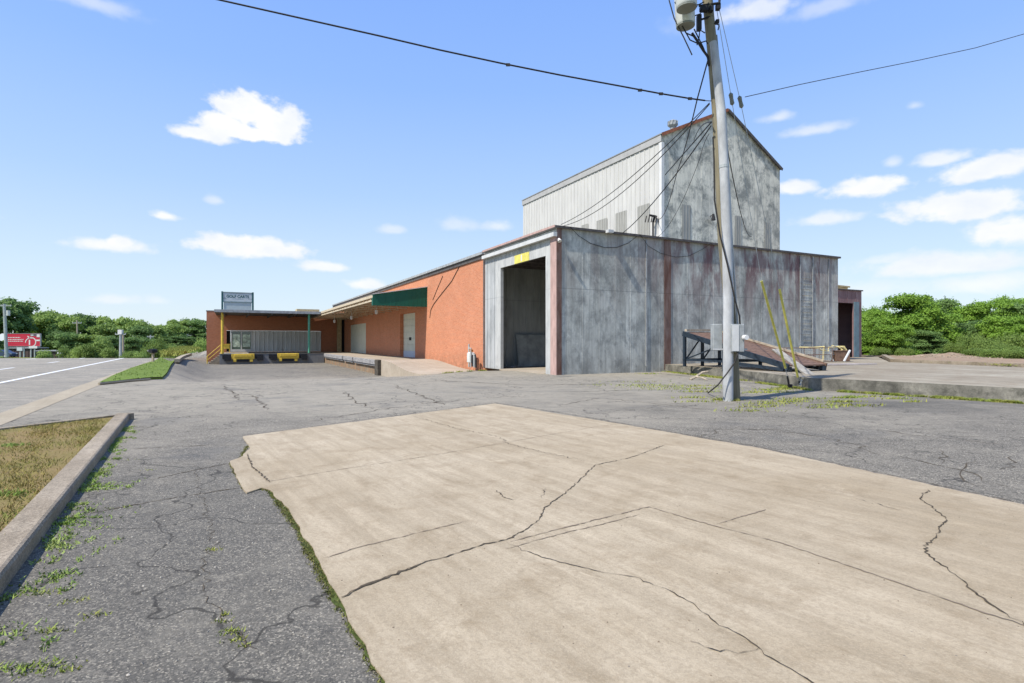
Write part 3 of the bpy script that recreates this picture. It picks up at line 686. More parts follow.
m = MB(); m.box(-.06, .06, -.03, .48, 0, Z - .35); bobj('corner_post', m, M['pink'], g)
m = MB(); m.box(-.03, .22, -.045, -.02, 0, Z); bobj('corner_strip', m, M['rust'], g)
m = MB(); m.box(a_px(664, 0), a_px(670.5, 0), -.035, -.019, .1, Z); bobj('rust_strip', m, M['rust'], g)
for px in (645.5, 799.5, 812, 828): m = MB(); m.box(a_px(px, 0), a_px(px, 0) + .06, -.05, -.02, .3, Z - .1); bobj('downpipe', m, M['trim_grey'], g)
m = MB(); a0, a1 = a_px(801.5, 0), a_px(810.5, 0)
for i in range(15): m.box(a0, a1, -.032, -.02, .6 + i * .33, .63 + i * .33)
bobj('ladder_rungs', m, M['trim_grey'], g)
m = MB(); m.box(-.22, -.03, -.06, V1, Z - .38, Z - .2); bobj('gutter', m, M['trim_white'], g)
m = MB(); m.box(-.16, A1 + .08, -.09, V1 - .02, Z, Z + .09); bobj('roof', m, M['roofing'], g)
m = MB(); m.box(-.18, -.161, -.1, V1, Z + .02, Z + .12); bobj('fascia', m, M['pink'], g)
m = MB(); m.box(-.16, A1 + .1, -.13, -.095, Z + .0, Z + .10); bobj('coping', m, M['trim_dark'], g)
m = MB(); m.box(A1 - .1, A1, .11, V1, 0, Z - .01); bobj('end_wall', m, M['sheet_front'], g)
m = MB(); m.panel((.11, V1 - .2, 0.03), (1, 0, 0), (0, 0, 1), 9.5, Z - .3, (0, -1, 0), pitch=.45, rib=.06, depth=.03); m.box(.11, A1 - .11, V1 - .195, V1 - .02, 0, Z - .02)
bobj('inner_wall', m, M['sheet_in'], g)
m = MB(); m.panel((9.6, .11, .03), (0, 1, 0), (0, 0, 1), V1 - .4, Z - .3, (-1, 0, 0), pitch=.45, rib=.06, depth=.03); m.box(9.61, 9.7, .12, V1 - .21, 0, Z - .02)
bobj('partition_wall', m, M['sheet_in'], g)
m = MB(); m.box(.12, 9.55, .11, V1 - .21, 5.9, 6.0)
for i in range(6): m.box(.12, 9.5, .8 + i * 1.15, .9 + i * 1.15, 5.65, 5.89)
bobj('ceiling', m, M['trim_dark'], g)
m = MB(); m.box(-.12, 9.6, d0, d1, -.05, .03); m.box(.12, 9.6, .11, d0 - .001, -.05, .03); m.box(.12, 9.6, d1 + .001, V1 - .21, -.05, .03); bobj('floor', m, M['deck'], g)
# sign over the doorway: yellow decal with pale figures
m = MB(); v0, v1 = v_px(529, -.07), v_px(514.5, -.07); zt = dh + .42; m.box(-.075, -.053, v0, v1, zt - .42, zt)
sgn = bobj('number_sign', m, M['yellow_pole'], g)
m = MB(); wv = (v1 - v0)
for f0, f1, za, zb in ((.46, .53, .05, .37),):
    m.box(-.08, -.076, v1 - wv * f1, v1 - wv * f0, zt - .42 + za, zt - .42 + zb)
bobj('sign_stripe', m, M['white'], sgn)
m = MB(); av = a_px(604, 0); m.box(av, av + .3, -.35, -.13, Z - .02, Z + .12); m.tube([(av + .15, -.1, Z + .05), (av + .15, -.2, Z + .1)], .03, 6); bobj('floodlight', m, M['trim_white'], g)
m = MB(); m.tube([(.02, -.12, Z - .5), (.02, -.2, Z - .62)], [.05, .1], 8); bobj('wall_lamp', m, M['white'], g)
# leaning sheets inside the bay
m = MB(); X = Matrix.Translation((0, 0, .04)) @ Matrix.Rotation(math.radians(-11), 4, 'X'); w = 2.3
m.box(0, w, -.02, .02, 0, 1.9, X); m.box(.05, w - .05, -.03, -.021, .05, .11, X); m.box(.05, w - .05, -.03, -.021, 1.79, 1.85, X); m.box(.05, .11, -.03, -.021, .12, 1.78, X); m.box(w - .11, w - .05, -.03, -.021, .12, 1.78, X)
o = obj('leaning_sheet', m, simple('old_panel', (.27, .30, .30), .5, .35, 2), loc=B(1.78, V1 - .75), rz=TH)
tag(o, 'grey sheet metal panel leaning on the back wall inside the open doorway', 'panel')
for i in range(1):
    m = MB(); rr = random.Random(8)
    for k in range(9):
        x, y = rr.uniform(-.35, .35), rr.uniform(-.15, .15); m.box(-.12, .12, -.06, .06, 0, .05, Matrix.Translation((x, y, .03 + .03 * (k % 3))) @ Matrix.Rotation(rr.uniform(0, 3), 4, 'Z') @ Matrix.Rotation(rr.uniform(-.3, .3), 4, 'X'))
    tag(obj('rubble', m, M['timber_grey'], loc=B(1.35, 6.6), rz=TH), 'small heap of pale debris at the foot of the leaning panel', 'debris')

# --- tall shed
sa0, sa1, sv0, sv1 = 13.2, 25.2, 7.86, 27.9; zl, zr, zr_, ra = 15.65, 14.95, 18.45, 19.4
t = broot('tall_shed', 'tall pitched-roof sheet metal shed with a bright ribbed side and stained gable', 'building')
m = MB(); m.panel((sa0, sv1, 3), (0, -1, 0), (0, 0, 1), sv1 - sv0, zl - 3 - .55, (-1, 0, 0), pitch=.5, rib=.1, depth=.045); m.box(sa0 + .01, sa0 + .1, sv0 + .02, sv1, 0, zl - .05)
bobj('side_wall', m, M['white_sheet'], t)
m = MB(); m.box(sa0 - .09, sa0, sv0 - .03, sv1 + .05, zl - .50, zl - .06); bobj('eave_shade_strip', m, simple('eave_shade', (.36, .35, .33), .6, .12, 2), t)  # wall-coloured strip, darkened to put the shade below the eave into it
m = MB(); m.box(sa0 - .08, sa0 + .16, sv0 - .08, sv0 + .16, 5, zl - .57); bobj('corner_strip', m, M['white'], t)
def gz(a): return (zl + (zr_ - zl) * (a - sa0) / (ra - sa0)) if a < ra else (zr_ + (zr - zr_) * (a - ra) / (sa1 - ra))
m = MB(); n = 26
for i in range(n):
    x0 = sa0 + .01 + (sa1 - sa0 - .02) * i / n; x1 = sa0 + .01 + (sa1 - sa0 - .02) * (i + 1) / n
    q = [(x0, sv0, 0), (x1, sv0, 0), (x1, sv0, gz(x1) - .03), (x0, sv0, gz(x0) - .03)]
    if x0 < ra < x1: q = [(x0, sv0, 0), (x1, sv0, 0), (x1, sv0, gz(x1) - .03), (ra, sv0, zr_ - .03), (x0, sv0, gz(x0) - .03)]
    m.face(q)
for i in range(1, 13):
    x = sa0 + i * .93
    if x < sa1 - .1: (m.box(x, x + .03, sv0 - .008, sv0 - .001, 4, gz(x) - .15) if i % 3 == 1 else None)
bobj('gable_wall', m, M['gable'], t)
m = MB(); m.box(sa1 - .1, sa1, sv0 + .01, sv1, 0, zr - .04); m.face([(sa0, sv1, 0), (sa1, sv1, 0), (sa1, sv1, zr), (ra, sv1, zr_), (sa0, sv1, zl)]); bobj('rear_wall', m, M['white_sheet'], t)
m = MB()
for (xa, za, xb, zb) in ((sa0 - .12, zl - .05, ra, zr_), (ra, zr_, sa1 + .12, zr - .05)):
    for dz, fl in ((0, 1), (.08, -1)):
        m.face([(xa, sv0 - .15, za + dz), (xb, sv0 - .15, zb + dz), (xb, sv1 + .1, zb + dz), (xa, sv1 + .1, za + dz)][::fl])
    m.face([(xa, sv0 - .15, za), (xb, sv0 - .15, zb), (xb, sv0 - .15, zb + .08), (xa, sv0 - .15, za + .08)])
    m.face([(xa, sv1 + .1, za), (xb, sv1 + .1, zb), (xb, sv1 + .1, zb + .08), (xa, sv1 + .1, za + .08)])
m.face([(sa0 - .12, sv0 - .15, zl - .05), (sa0 - .12, sv1 + .1, zl - .05), (sa0 - .12, sv1 + .1, zl + .03), (sa0 - .12, sv0 - .15, zl + .03)])
bobj('roof', m, M['roofing'], t)
m = MB(); m.bar((sa0 - .1, sv0 - .17, zl - .08), (ra - .02, sv0 - .17, zr_ - .03), .04, .22); bobj('rake_trim', m, M['trim_rust'], t)
m = MB(); m.bar((ra + .02, sv0 - .17, zr_ - .03), (sa1 + .1, sv0 - .17, zr - .08), .04, .2); bobj('rake_trim', m, M['trim_dark'], t)
# translucent panels
def lpanel(px0, px1, ytop, nm='skylight_panel'):
    va, vb = v_px(px1, sa0), v_px(px0, sa0); zt = z_py(ytop, sa0, (va + vb) / 2); m = MB()
    m.panel((sa0 - .05, vb, 5.5), (0, -1, 0), (0, 0, 1), vb - va, zt - 5.5, (-1, 0, 0), pitch=.3, rib=.06, depth=.03); return bobj(nm, m, M['lite'], t)
for q in ((638, 650, 205), (616, 627, 212), (597, 607.5, 219.5), (582, 588.5, 224.5)): lpanel(*q)
def gpanel(px0, px1, ytop, nm='skylight_panel'):
    xa, xb = a_px(px0, sv0), a_px(px1, sv0); zt = z_py(ytop, (xa + xb) / 2, sv0); m = MB(); m.box(xa, xb, sv0 - .03, sv0 - .021, 5.5, zt)
    for i in range(3): m.box(xa + (xb - xa) * (i + .5) / 3, xa + (xb - xa) * (i + .5) / 3 + .03, sv0 - .045, sv0 - .031, 5.5, zt)
    return bobj(nm, m, M['lite'], t)
for q in ((682, 690.5, 205), (735, 741, 216), (764.5, 770, 222.5)): gpanel(*q)
xa = a_px(710, sv0); zf = z_py(219, xa, sv0); m = MB(); m.tube([(xa, sv0, zf + .2), (xa, sv0 - .3, zf + .22)], .03, 6); m.tube([(xa, sv0 - .3, zf + .3), (xa, sv0 - .32, zf - .15)], [.08, .15], 8); bobj('wall_lamp', m, M['black'], t)
xa, va = 15.45, 9.2; zf = gz(xa); m = MB(); m.tube([(xa, va, zf - .2), (xa, va, zf + .32)], .2, 12); m.tube([(xa, va, zf + .32), (xa, va, zf + .42), (xa, va, zf + .7), (xa, va, zf + .82)], [.24, .34, .34, .12], 14)
for i in range(10):
    an = i * math.pi / 5; m.bar((xa + .36 * math.cos(an), va + .36 * math.sin(an), zf + .40), (xa + .36 * math.cos(an + .3), va + .36 * math.sin(an + .3), zf + .72), .03, .03)
bobj('roof_vent', m, M['trim_grey'], t)

# --- annex at the right
an = broot('lean_to_annex', 'small faded red sheet metal annex with a dark open doorway behind the grey bay', 'building')
b0, b1, bv, bz = 20.2, 27.9, 3.2, 5.15
oa0, oa1, oh = a_px(832, bv), a_px(853.5, bv), z_py(303, a_px(848, bv), bv)
ma = mat_sheet('annex_sheet', (.22, .13, .13), (.30, .20, .19), (.12, .08, .08), rust=(.13, .055, .055), rust_amt=.7, zt=5.2, a_lo=0, a_hi=2)
m = MB(); m.box(b0, oa0, bv, bv + .1, .3, bz); m.box(oa1, b1, bv, bv + .1, .3, bz); m.box(oa0, oa1, bv, bv + .1, oh, bz)
for i in range(8): m.box(b0 + .3 + i * .95, b0 + .34 + i * .95, bv - .015, bv - .001, (oh + .05) if oa0 < b0 + .32 + i * .95 < oa1 else .4, bz - .1)
bobj('front_wall', m, ma, an)
m = MB(); m.box(b1 - .1, b1, bv + .101, 20, 0, bz - .01); m.box(b0, b0 + .1, V1 + .1, 20, 0, bz - .01); m.box(b0 + .11, b1 - .11, 19.9, 20, 0, bz - .01); bobj('side_wall', m, ma, an)
m = MB(); m.box(b0, b1 + .08, bv - .08, 20.1, bz, bz + .08); bobj('roof', m, M['trim_dark'], an)
m = MB(); m.box(oa1, a_px(858.5, bv), bv - .05, bv - .016, .37, oh + .1); bobj('door_frame', m, simple('jamb_blue', (.16, .23, .25), .6, .2, 3), an)
m = MB(); m.box(oa0, oa1 + .3, bv + 2.5, bv + 2.6, .37, 1.2); m.box(oa0 - 1.5, oa1 + .4, bv + 4, bv + 4.1, 1.8, 1.95); m.box(oa0 - 1.5, oa1 + .4, bv + 4.2, bv + 4.3, 2.9, 3.05); m.bar((oa0 + .6, bv + .8, oh - .1), (oa0 + 1.1, bv + 1.0, oh - 1.3), .25, .04); bobj('shelf', m, M['trim_grey'], an)
m = MB(); m.face([(b0 + .2, bv - .02, bz + .08), (b0 + .2 + 6, bv - .02, bz + .08), (b0 + .2, bv - .02, bz + 1.0)]); 
m = MB()
xe = a_px(848.5, 6.0); m.face([(b0, 6.0, z_py(276, b0, 6.0)), (xe, 6.0, z_py(286.5, xe, 6.0)), (xe, 9, z_py(286.5, xe, 6.0)), (b0, 9, z_py(276, b0, 6.0))])
m.face([(b0, 6.0, bz + .1), (xe - .3, 6.02, bz + .1), (xe, 6.02, z_py(287, xe, 6.0)), (b0, 6.02, z_py(277.5, b0, 6.0))])
m.bar((b0, 5.95, z_py(277, b0, 6.0)), (xe + .1, 5.95, z_py(287, xe, 6.0)), .06, .12)
bobj('roof_gable', m, M['cream'], an)

# --- brick warehouse
bw = broot('brick_warehouse', 'long single-storey orange brick warehouse with a green-ended loading canopy', 'building', 0, V1 + .01)
OB = (0, V1 + .01, 0)
D1 = (21.3, 25.6, .2, 3.85); D2 = (39.0, 47.8, .12, 3.5); WZ = 6.5; VE = 60
m = MB(); segs = [(V1 + .01, D1[0]), (D1[1], D2[0]), (D2[1], VE)]
for a_, b_ in segs: m.box(0, .35, a_, b_, -1.2, WZ)
for D in (D1, D2): m.box(0, .35, D[0], D[1], D[3], WZ); m.box(0, .35, D[0], D[1], -1.2, D[2])
m.box(.351, 13.1, VE - .35, VE, -1.2, WZ); m.box(.351, 13.15, V1 + .01, V1 + .3, -1.2, WZ)
bobj('wall', m, M['brick'], bw, OB)
m = MB(); m.box(.0, 13.15, V1 + .01, VE, WZ, WZ + .12); rf = bobj('roof', m, M['roofing'], bw, OB)
m = MB(); m.box(-.16, -.001, V1 + .1, VE, WZ + .02, WZ + .17); bobj('gutter', m, M['trim_grey'], bw, OB)
m = MB(); m.box(-.07, -.001, V1 + .1, VE, WZ - .22, WZ + .01); bobj('fascia', m, M['trim_dark'], bw, OB)
m = MB(); m.box(-.03, .12, V1 + .03, V1 + .22, 0, WZ); bobj('downpipe', m, M['trim_dark'], bw, OB)
m = MB(); nsec = 7; hs = (D1[3] - D1[2]) / nsec
for i in range(1, nsec): m.box(.30, .34, D1[0], D1[1], D1[2] + i * hs + .012, D1[2] + (i + 1) * hs - .012)
m.box(.345, .36, D1[0], D1[1], D1[2], D1[3])
dd = bobj('sectional_door', m, M['door_white'], bw, OB)
m = MB(); m.box(.29, .338, D1[0], D1[1], D1[2], D1[2] + hs); bobj('bottom_panel', m, M['door_blue'], dd)
m = MB(); m.box(.28, .299, 23.3, 23.9, 1.6, 1.85); bobj('window', m, M['black'], dd)
for c in dd.children: c.data.transform(Matrix.Translation((0, -OB[1], 0)))
m = MB()
m.box(.10, .16, D2[0], D2[1], D2[2], D2[3]); mid = (D2[0] + D2[1]) / 2
for i in range(14): m.box(.09, .10, D2[0] + i * .63 + .3, D2[0] + i * .63 + .34, D2[2] + .05, D2[3] - .05)
bobj('loading_door', m, M['door_white'], bw, OB)
# canopy
can = simple('canopy_metal', (.50, .42, .30), .75, .3, 3)
CA, CV0, CV1 = -4.0, v_px(427, 0), 51.7
m = MB(); zw, zo = 5.47, 4.78
def cz(a): return zw + (zo - zw) * (a / CA)
for dz, fl in ((0, 1), (.05, -1)): m.face([(0, CV0, zw + dz), (CA, CV0, zo + dz), (CA, CV1, zo + dz), (0, CV1, zw + dz)][::fl])
m.face([(CA, CV0, zo), (CA, CV1, zo), (CA, CV1, zo + .05), (CA, CV0, zo + .05)])
cn = bobj('canopy', m, can, bw, OB)
m = MB()
for i in range(14):
    v = CV0 + .3 + i * 2.42
    m.bar((-.02, v, zw - .09), (CA + .05, v, zo - .09), .10, .12); m.bar((-.02, v, 4.22), (CA + .1, v, 4.38), .06, .07)
    for k in range(5):
        x0 = -.1 - k * .76; x1 = x0 - .38; x2 = x0 - .76
        m.bar((x0, v, 4.24), (x1, v, cz(x1) - .1), .035, .035); m.bar((x1, v, cz(x1) - .1), (x2, v, 4.3), .035, .035)
for i in range(6):
    x = -.3 - i * .72; m.bar((x, CV0 + .1, cz(x) - .05), (x, CV1, cz(x) - .05), .06, .08)
m.bar((CA + .05, CV0, 4.42), (CA + .05, CV1, 4.42), .08, .10); m.bar((CA + .02, CV0, zo - .08), (CA + .02, CV1, zo - .08), .08, .16)
i = 0; v = CV0
while v < CV1 - 1.2: m.bar((CA + .05, v, 4.42), (CA + .05, v + .6, zo - .1), .03, .03); m.bar((CA + .05, v + .6, zo - .1), (CA + .05, v + 1.2, 4.42), .03, .03); v += 1.2
bobj('truss', m, can, cn)
m = MB(); w = -CA
m.panel((0, CV0 - .05, 4.06), (-1, 0, 0), (0, 0, 1), w, 0, (0, -1, 0), pitch=.32, rib=.03, depth=.008, hf=lambda x: cz(-x) + .06 - 4.06)
m.face([(0, CV0 - .04, 4.06), (CA, CV0 - .04, 4.06), (CA, CV0 - .04, zo + .06), (0, CV0 - .04, zw + .06)]); m.box(CA - .02, CA, CV0 - .05, CV0 + .3, 4.06, zo + .05)
bobj('end_panel', m, M['green'], cn)
m = MB(); m.bar((.0, CV0 - .07, zw + .09), (CA, CV0 - .07, zo + .09), .14, .05); bobj('flashing', m, M['trim_white'], cn)
for c in cn.children: c.data.transform(Matrix.Translation((0, -OB[1], 0)))
for px, py in ((376.5, 310), (351.5, 316), (334.5, 320), (322.5, 322.5)):
    a_ = -2.6; v = v_px(px, a_); zz = z_py(py, a_, v); m = MB()
    m.tube([(a_, v, zz), (a_, v, zz - .02), (a_, v, zz - .28), (a_, v, zz - .34)], [.03, .13, .11, .04], 10); m.tube([(a_, v, zz - .02), (a_, v, cz(a_) - .1)], .02, 5)
    bobj('canopy_lamp', m, M['trim_white'], bw, OB)
# conduit and cable on the bright wall
m = MB(); pts = [(462, 262), (452, 281), (440, 296), (434, 304), (431, 310), (430, 318)]
m.tube([(-.02, v_px(a_, 0), z_py(b_, 0, v_px(a_, 0))) for a_, b_ in pts], .022, 5); pts = [(443, 276), (437, 290), (433, 300)]
m.tube([(-.02, v_px(a_, 0), z_py(b_, 0, v_px(a_, 0))) for a_, b_ in pts], .018, 5)
bobj('wall_cable', m, M['wire'], bw, OB)

# --- loading dock along the warehouse (deck, bumpers, ramp)
dk = broot('loading_dock', 'stained concrete loading dock and ramp along the orange brick wall', 'loading dock', -3.6, 17.6)
OD = (-3.6, 17.6, 0)
m = MB(); m.mi = 0; DZ = .2; m.box(-3.62, -.001, 17.6, 51.7, DZ - .16, DZ); bobj('deck', m, M['deck'], dk, OD)
m = MB(); m.box(-3.55, -.002, 17.62, 51.7, -1.4, DZ - .161); bobj('dock_wall', m, M['dockface'], dk, OD)
# edge timbers
v = 18.6; rr = random.Random(2)
while v < 42:
    L = rr.uniform(3.2, 4.4); m = MB(); m.box(-3.80, -3.63, v, min(v + L, 42.6), DZ - .36, DZ - .02); m.box(-3.72, -3.56, v + .05, min(v + L, 42.6), DZ - .5, DZ - .37)
    o = bobj('edge_timber', m, M['timber_grey'], dk, OD); bevel(o, .02)
    v += L + rr.choice([.1, .5])
m = MB(); m.box(-3.86, -3.56, 17.55, 18.45, -1.0, DZ + .02); o = bobj('corner_post', m, simple('dark_timber', (.075, .065, .05), .9, .4, 6), dk, OD); bevel(o, .03)
m = MB(); n = 14; va, vb = 17.58, 5.6
for i in range(n):
    f0, f1 = i / n, (i + 1) / n; p0, p1 = va + (vb - va) * f0, va + (vb - va) * f1
    z0 = DZ - (DZ - .02) * float(ss(0.05, 1, f0)); z1 = DZ - (DZ - .02) * float(ss(.05, 1, f1))
    e0 = -3.6 + .0 * f0; 
    for (q0, q1, zz0, zz1) in ((p0, p1, z0, z1),):
        ia = -.001
        ib0 = ia if q0 >= 7.85 else -.25; ib1 = ia if q1 >= 7.85 else -.25
        def gzz(a_, v_, f_): w_ = B(a_, v_); s_ = float(ss(.05, 1, f_)); return DZ * (1 - s_) + (float(H(w_.x, w_.y)) + .012) * s_
        am = -1.9
        for (xa_, xb0, xb1) in ((-3.6, am, am), (am, ib0, ib1)):
            m.face([(xa_, q0, gzz(xa_, q0, f0)), (xa_, q1, gzz(xa_, q1, f1)), (xb1, q1, gzz(xb1, q1, f1)), (xb0, q0, gzz(xb0, q0, f0))][::-1])
        m.face([(-3.6, q0, gzz(-3.6, q0, f0)), (-3.6, q1, gzz(-3.6, q1, f1)), (-3.6, q1, -1.2), (-3.6, q0, -1.2)])
bobj('ramp', m, M['deck'], dk, OD)

# --- brick wing
wg = broot('brick_wing', 'shaded brick office wing with grey siding, a glazed window and a flat canopy', 'building', -15.4, 51.8)
OW = (-15.4, 51.8, 0); WV = 51.8; WZ2 = 5.0
wa0, wa1 = a_px(206.5, WV), a_px(252, WV); sz0, sz1 = .30, 2.78; wl = a_px(230.6, WV); dl = a_px(226.5, WV); sr_ = a_px(321, WV)
m = MB(); m.box(wa0, dl, WV, WV + .3, -1.3, WZ2); m.box(sr_, -.001, WV, WV + .3, -1.3, WZ2); m.box(dl, sr_, WV, WV + .3, sz1 + .02, WZ2); m.box(dl, sr_, WV, WV + .3, -1.3, sz0 - .02)
m.box(wa0, wa0 + .3, WV + .301, 66, -1.3, WZ2)
bobj('wall', m, M['brick_wing'], wg, OW)
m = MB(); m.box(wa0 - .05, .0, WV - .02, 66, WZ2, WZ2 + .1); bobj('roof', m, M['roofing'], wg, OW)
m = MB(); m.panel((wa1, WV - .03, sz0), (1, 0, 0), (0, 0, 1), sr_ - wa1, sz1 - sz0, (0, -1, 0), pitch=.5, rib=.10, depth=.05); m.box(wa1, sr_, WV - .02, WV + .1, sz0, sz1); bobj('siding', m, M['siding'], wg, OW)
m = MB(); m.box(dl, wl - .02, WV + .6, WV + .65, sz0, sz1); bobj('door', m, M['black'], wg, OW)
m = MB(); fw = .13; xm = (wl + wa1) / 2
m.box(wl, wa1, WV - .06, WV + .05, sz0, sz0 + .28); m.box(wl, wa1, WV - .06, WV + .05, sz1 - fw, sz1)
for x in (wl, xm - fw / 2, wa1 - fw): m.box(x, x + fw, WV - .061, WV + .051, sz0 + .28, sz1 - fw)
wf = bobj('window', m, M['trim_white'], wg, OW)
for x0, x1 in ((wl + fw, xm - fw / 2), (xm + fw / 2, wa1 - fw)):
    m = MB(); m.box(x0, x1, WV - .01, WV + .0, sz0 + .28, sz1 - fw); c = bobj('pane', m, M['glass'], wg, OW); c.parent = wf
    m = MB(); m.box(x0 + .08, x1 - .08, WV - .016, WV - .011, sz0 + .55, sz1 - .42); c = bobj('reflection_patch', m, M['tree_reflection'], wg, OW); c.parent = wf  # mottled patch before the glass, its colour mimics reflected trees
ca0 = a_px(214.5, 43.2)
m = MB(); m.box(ca0, -.001 - 4.0, 43.2, WV - .001, 4.56, 4.76); cw = bobj('canopy', m, M['trim_dark'], wg, OW)
m = MB(); m.box(ca0 - .03, -4.05, 43.12, 43.19, 4.52, 4.80); c = bobj('fascia', m, M['trim_grey'], wg, OW); c.parent = cw
m = MB()
for i in range(5): x = ca0 + .8 + i * 2.3; m.box(x, x + .14, 43.3, WV - .05, 4.36, 4.559)
c = bobj('beam', m, M['trim_dark'], wg, OW); c.parent = cw
m = MB(); x = a_px(222.3, 43.7); m.tube([(x, 43.7, DZ), (x, 43.7, 4.56)], .13, 10); m.box(x - .2, x + .2, 43.5, 43.9, DZ, DZ + .03); bobj('post', m, M['yellow'], wg, OW)
m = MB(); x = a_px(309, 43.7); m.tube([(x, 43.7, DZ), (x, 43.7, 4.56)], .12, 10); m.box(x - .2, x + .2, 43.5, 43.9, DZ, DZ + .03); bobj('post', m, M['green_post'], wg, OW)
m = MB(); x = a_px(339.5, 51.2); m.box(x - .25, x + .25, 51.2, 51.6, DZ, 4.6); bobj('column', m, M['cream'], wg, OW)
m = MB(); x = a_px(342.5, 51.5); m.box(x - .15, x + .3, 51.6, 51.75, DZ, 4.4); bobj('doorway', m, M['black'], wg, OW)
m = MB(); x = a_px(301.5, 60); m.box(x - 1.0, x + 1.8, 56, 58, WZ2 + .1, WZ2 + .75); bobj('roof_unit', m, M['cream'], wg, OW)

# --- wing dock with levelers
wd = broot('truck_dock', 'grey concrete truck dock under the flat canopy with two yellow dock plates', 'loading dock', -14, 43.5)
OT = (-14, 43.5, 0); ta0 = a_px(219.5, 43.5); ta1 = -3.63
m = MB(); m.box(ta0, ta1, 43.5, WV - .002, -1.4, DZ - .001); bobj('dock_wall', m, M['dockgrey'], wd, OT)
m = MB(); m.box(ta0 - .03, ta1, 43.47, WV - .003, DZ, DZ + .03); bobj('deck', m, M['slab'], wd, OT)
for c0, c1 in ((231.5, 254.5), (277.5, 299)):
    x0, x1 = a_px(c0, 43.3), a_px(c1, 43.3); m = MB()
    m.box(x0, x1, 43.28, 43.49, -.35, DZ + .02); m.box(x0 + .25, x1 - .25, 43.2, 43.279, -.1, DZ - .02); m.box(x0 + .15, x0 + .45, 43.25, 43.49, -.62, -.351); m.box(x1 - .45, x1 - .15, 43.25, 43.49, -.62, -.351)
    lv = bobj('dock_leveler', m, M['yellow'], wd, OT); bevel(lv, .02)
    for sx in (x0 - .85, x1 + .05):
        m = MB(); m.box(sx, sx + .8, 43.36, 43.49, -.3, .12); m.box(sx + .2, sx + .8, 43.2, 43.359, -.5, -.05); c = bobj('bumper', m, M['black'], wd, OT); c.parent = lv
    m = MB(); m.box(x0 + .55, x1 - .55, 43.3, 43.48, -.6, -.36); c = bobj('recess', m, M['black'], wd, OT); c.parent = lv
# stairs with yellow handrail at the left end
m = MB(); nst = 6
for i in range(nst): m.box(ta0 - .2 * (i + 1), ta0 - .2 * i, 44.2, 45.5, -1.0, DZ - .17 * (i + 1) + .0)
stp = bobj('stair', m, M['kerb'], wd, OT)
m = MB()
for vv in (44.2, 45.5):
    top = (ta0 + .1, vv, DZ + .95); bot = (ta0 - 1.15, vv, -.05); m.tube([(ta0 + .1, vv, DZ), top, bot, (ta0 - 1.15, vv, -.85)], .035, 6); m.tube([(ta0 + .1, vv, DZ + .5), (ta0 - 1.15, vv, -.45)], .03, 6)
bobj('handrail', m, M['yellow'], stp, OT)
# things on the dock
m = MB(); m.box(-.35, .35, -.25, .25, 0, .03); m.box(-.3, .3, -.2, .2, .5, .95); m.box(-.36, .36, -.26, .26, .951, 1.0)
for x in (-.28, .28):
    for y in (-.18, .18): m.box(x - .03, x + .03, y - .03, y + .03, .031, .5)
tag(obj('utility_cabinet', m, M['yellow'], loc=B(a_px(226.5, 45), 45, DZ + .035), rz=TH), 'small yellow cabinet standing on the truck dock beside the yellow post', 'cabinet')
m = MB(); m.box(0, 2.6, 0, .6, 0, .04); m.box(0, .1, .0, .6, .041, .08); m.box(2.5, 2.6, 0, .6, .041, .08)
o = obj('dock_board', m, M['trim_white'], loc=B(a_px(221, 43.9), 43.9, DZ + .035), rz=TH); tag(o, 'pale flat board lying on the truck dock edge above the left yellow plate', 'board')

# --- roof sign
v_s = 53.2; s0, s1 = a_px(221.8, v_s), a_px(253.3, v_s)
sg = thing('roof_sign', 'grey and dark green pylon sign rising above the flat roof of the brick wing', 'sign', B((s0 + s1) / 2, v_s, WZ2 + .1), TH)
hw = (s1 - s0) / 2; ztop = z_py(292.3, (s0 + s1) / 2, v_s) - WZ2 - .1; zm = z_py(302.0, (s0 + s1) / 2, v_s) - WZ2 - .1
m = MB(); m.box(-hw + .1, hw - .1, -.08, .08, zm + .05, ztop - .08); obj('sign_panel', m, M['sign_face'], sg)
m = MB(); m.box(-hw + .2, hw - .2, -.06, .06, .05, zm - .08); obj('sign_panel', m, simple('sign_blank', (.42, .47, .46), .5, .08, 2), sg)
for x in (-hw - .05, hw - .15): m = MB(); m.box(x, x + .2, -.12, .12, 0, ztop + .05); obj('sign_post', m, M['sign_frame'], sg)
m = MB(); m.box(-hw + .16, hw - .16, -.11, .11, ztop - .08, ztop); m.box(-hw + .16, hw - .16, -.11, .11, zm - .07, zm + .05); obj('sign_frame', m, simple('frame_grey', (.2, .26, .26), .5, .2, 2), sg)
def text(body, size, loc, rot, mat, parent, name='lettering', ext=.004, align='CENTER', font_bold=0.0, sx=1.0):
    cu = bpy.data.curves.new(name, 'FONT'); cu.body = body; cu.size = size; cu.align_x = align; cu.align_y = 'CENTER'; cu.extrude = ext; cu.offset = font_bold
    to = bpy.data.objects.new(name, cu); col.objects.link(to)
    dg = bpy.context.evaluated_depsgraph_get(); me = bpy.data.meshes.new_from_object(to.evaluated_get(dg)); bpy.data.objects.remove(to)
    me.materials.clear(); me.materials.append(mat)
    o = bpy.data.objects.new(name, me); col.objects.link(o); o.parent = parent; o.location = loc; o.rotation_euler = rot; o.scale = (sx, 1, 1); return o
zc = (zm + ztop) / 2
text('GOLF CARTS', .44, (0, -.085, zc + .06), (math.radians(90), 0, 0), M['sign_frame'], sg, font_bold=.012, sx=.95)
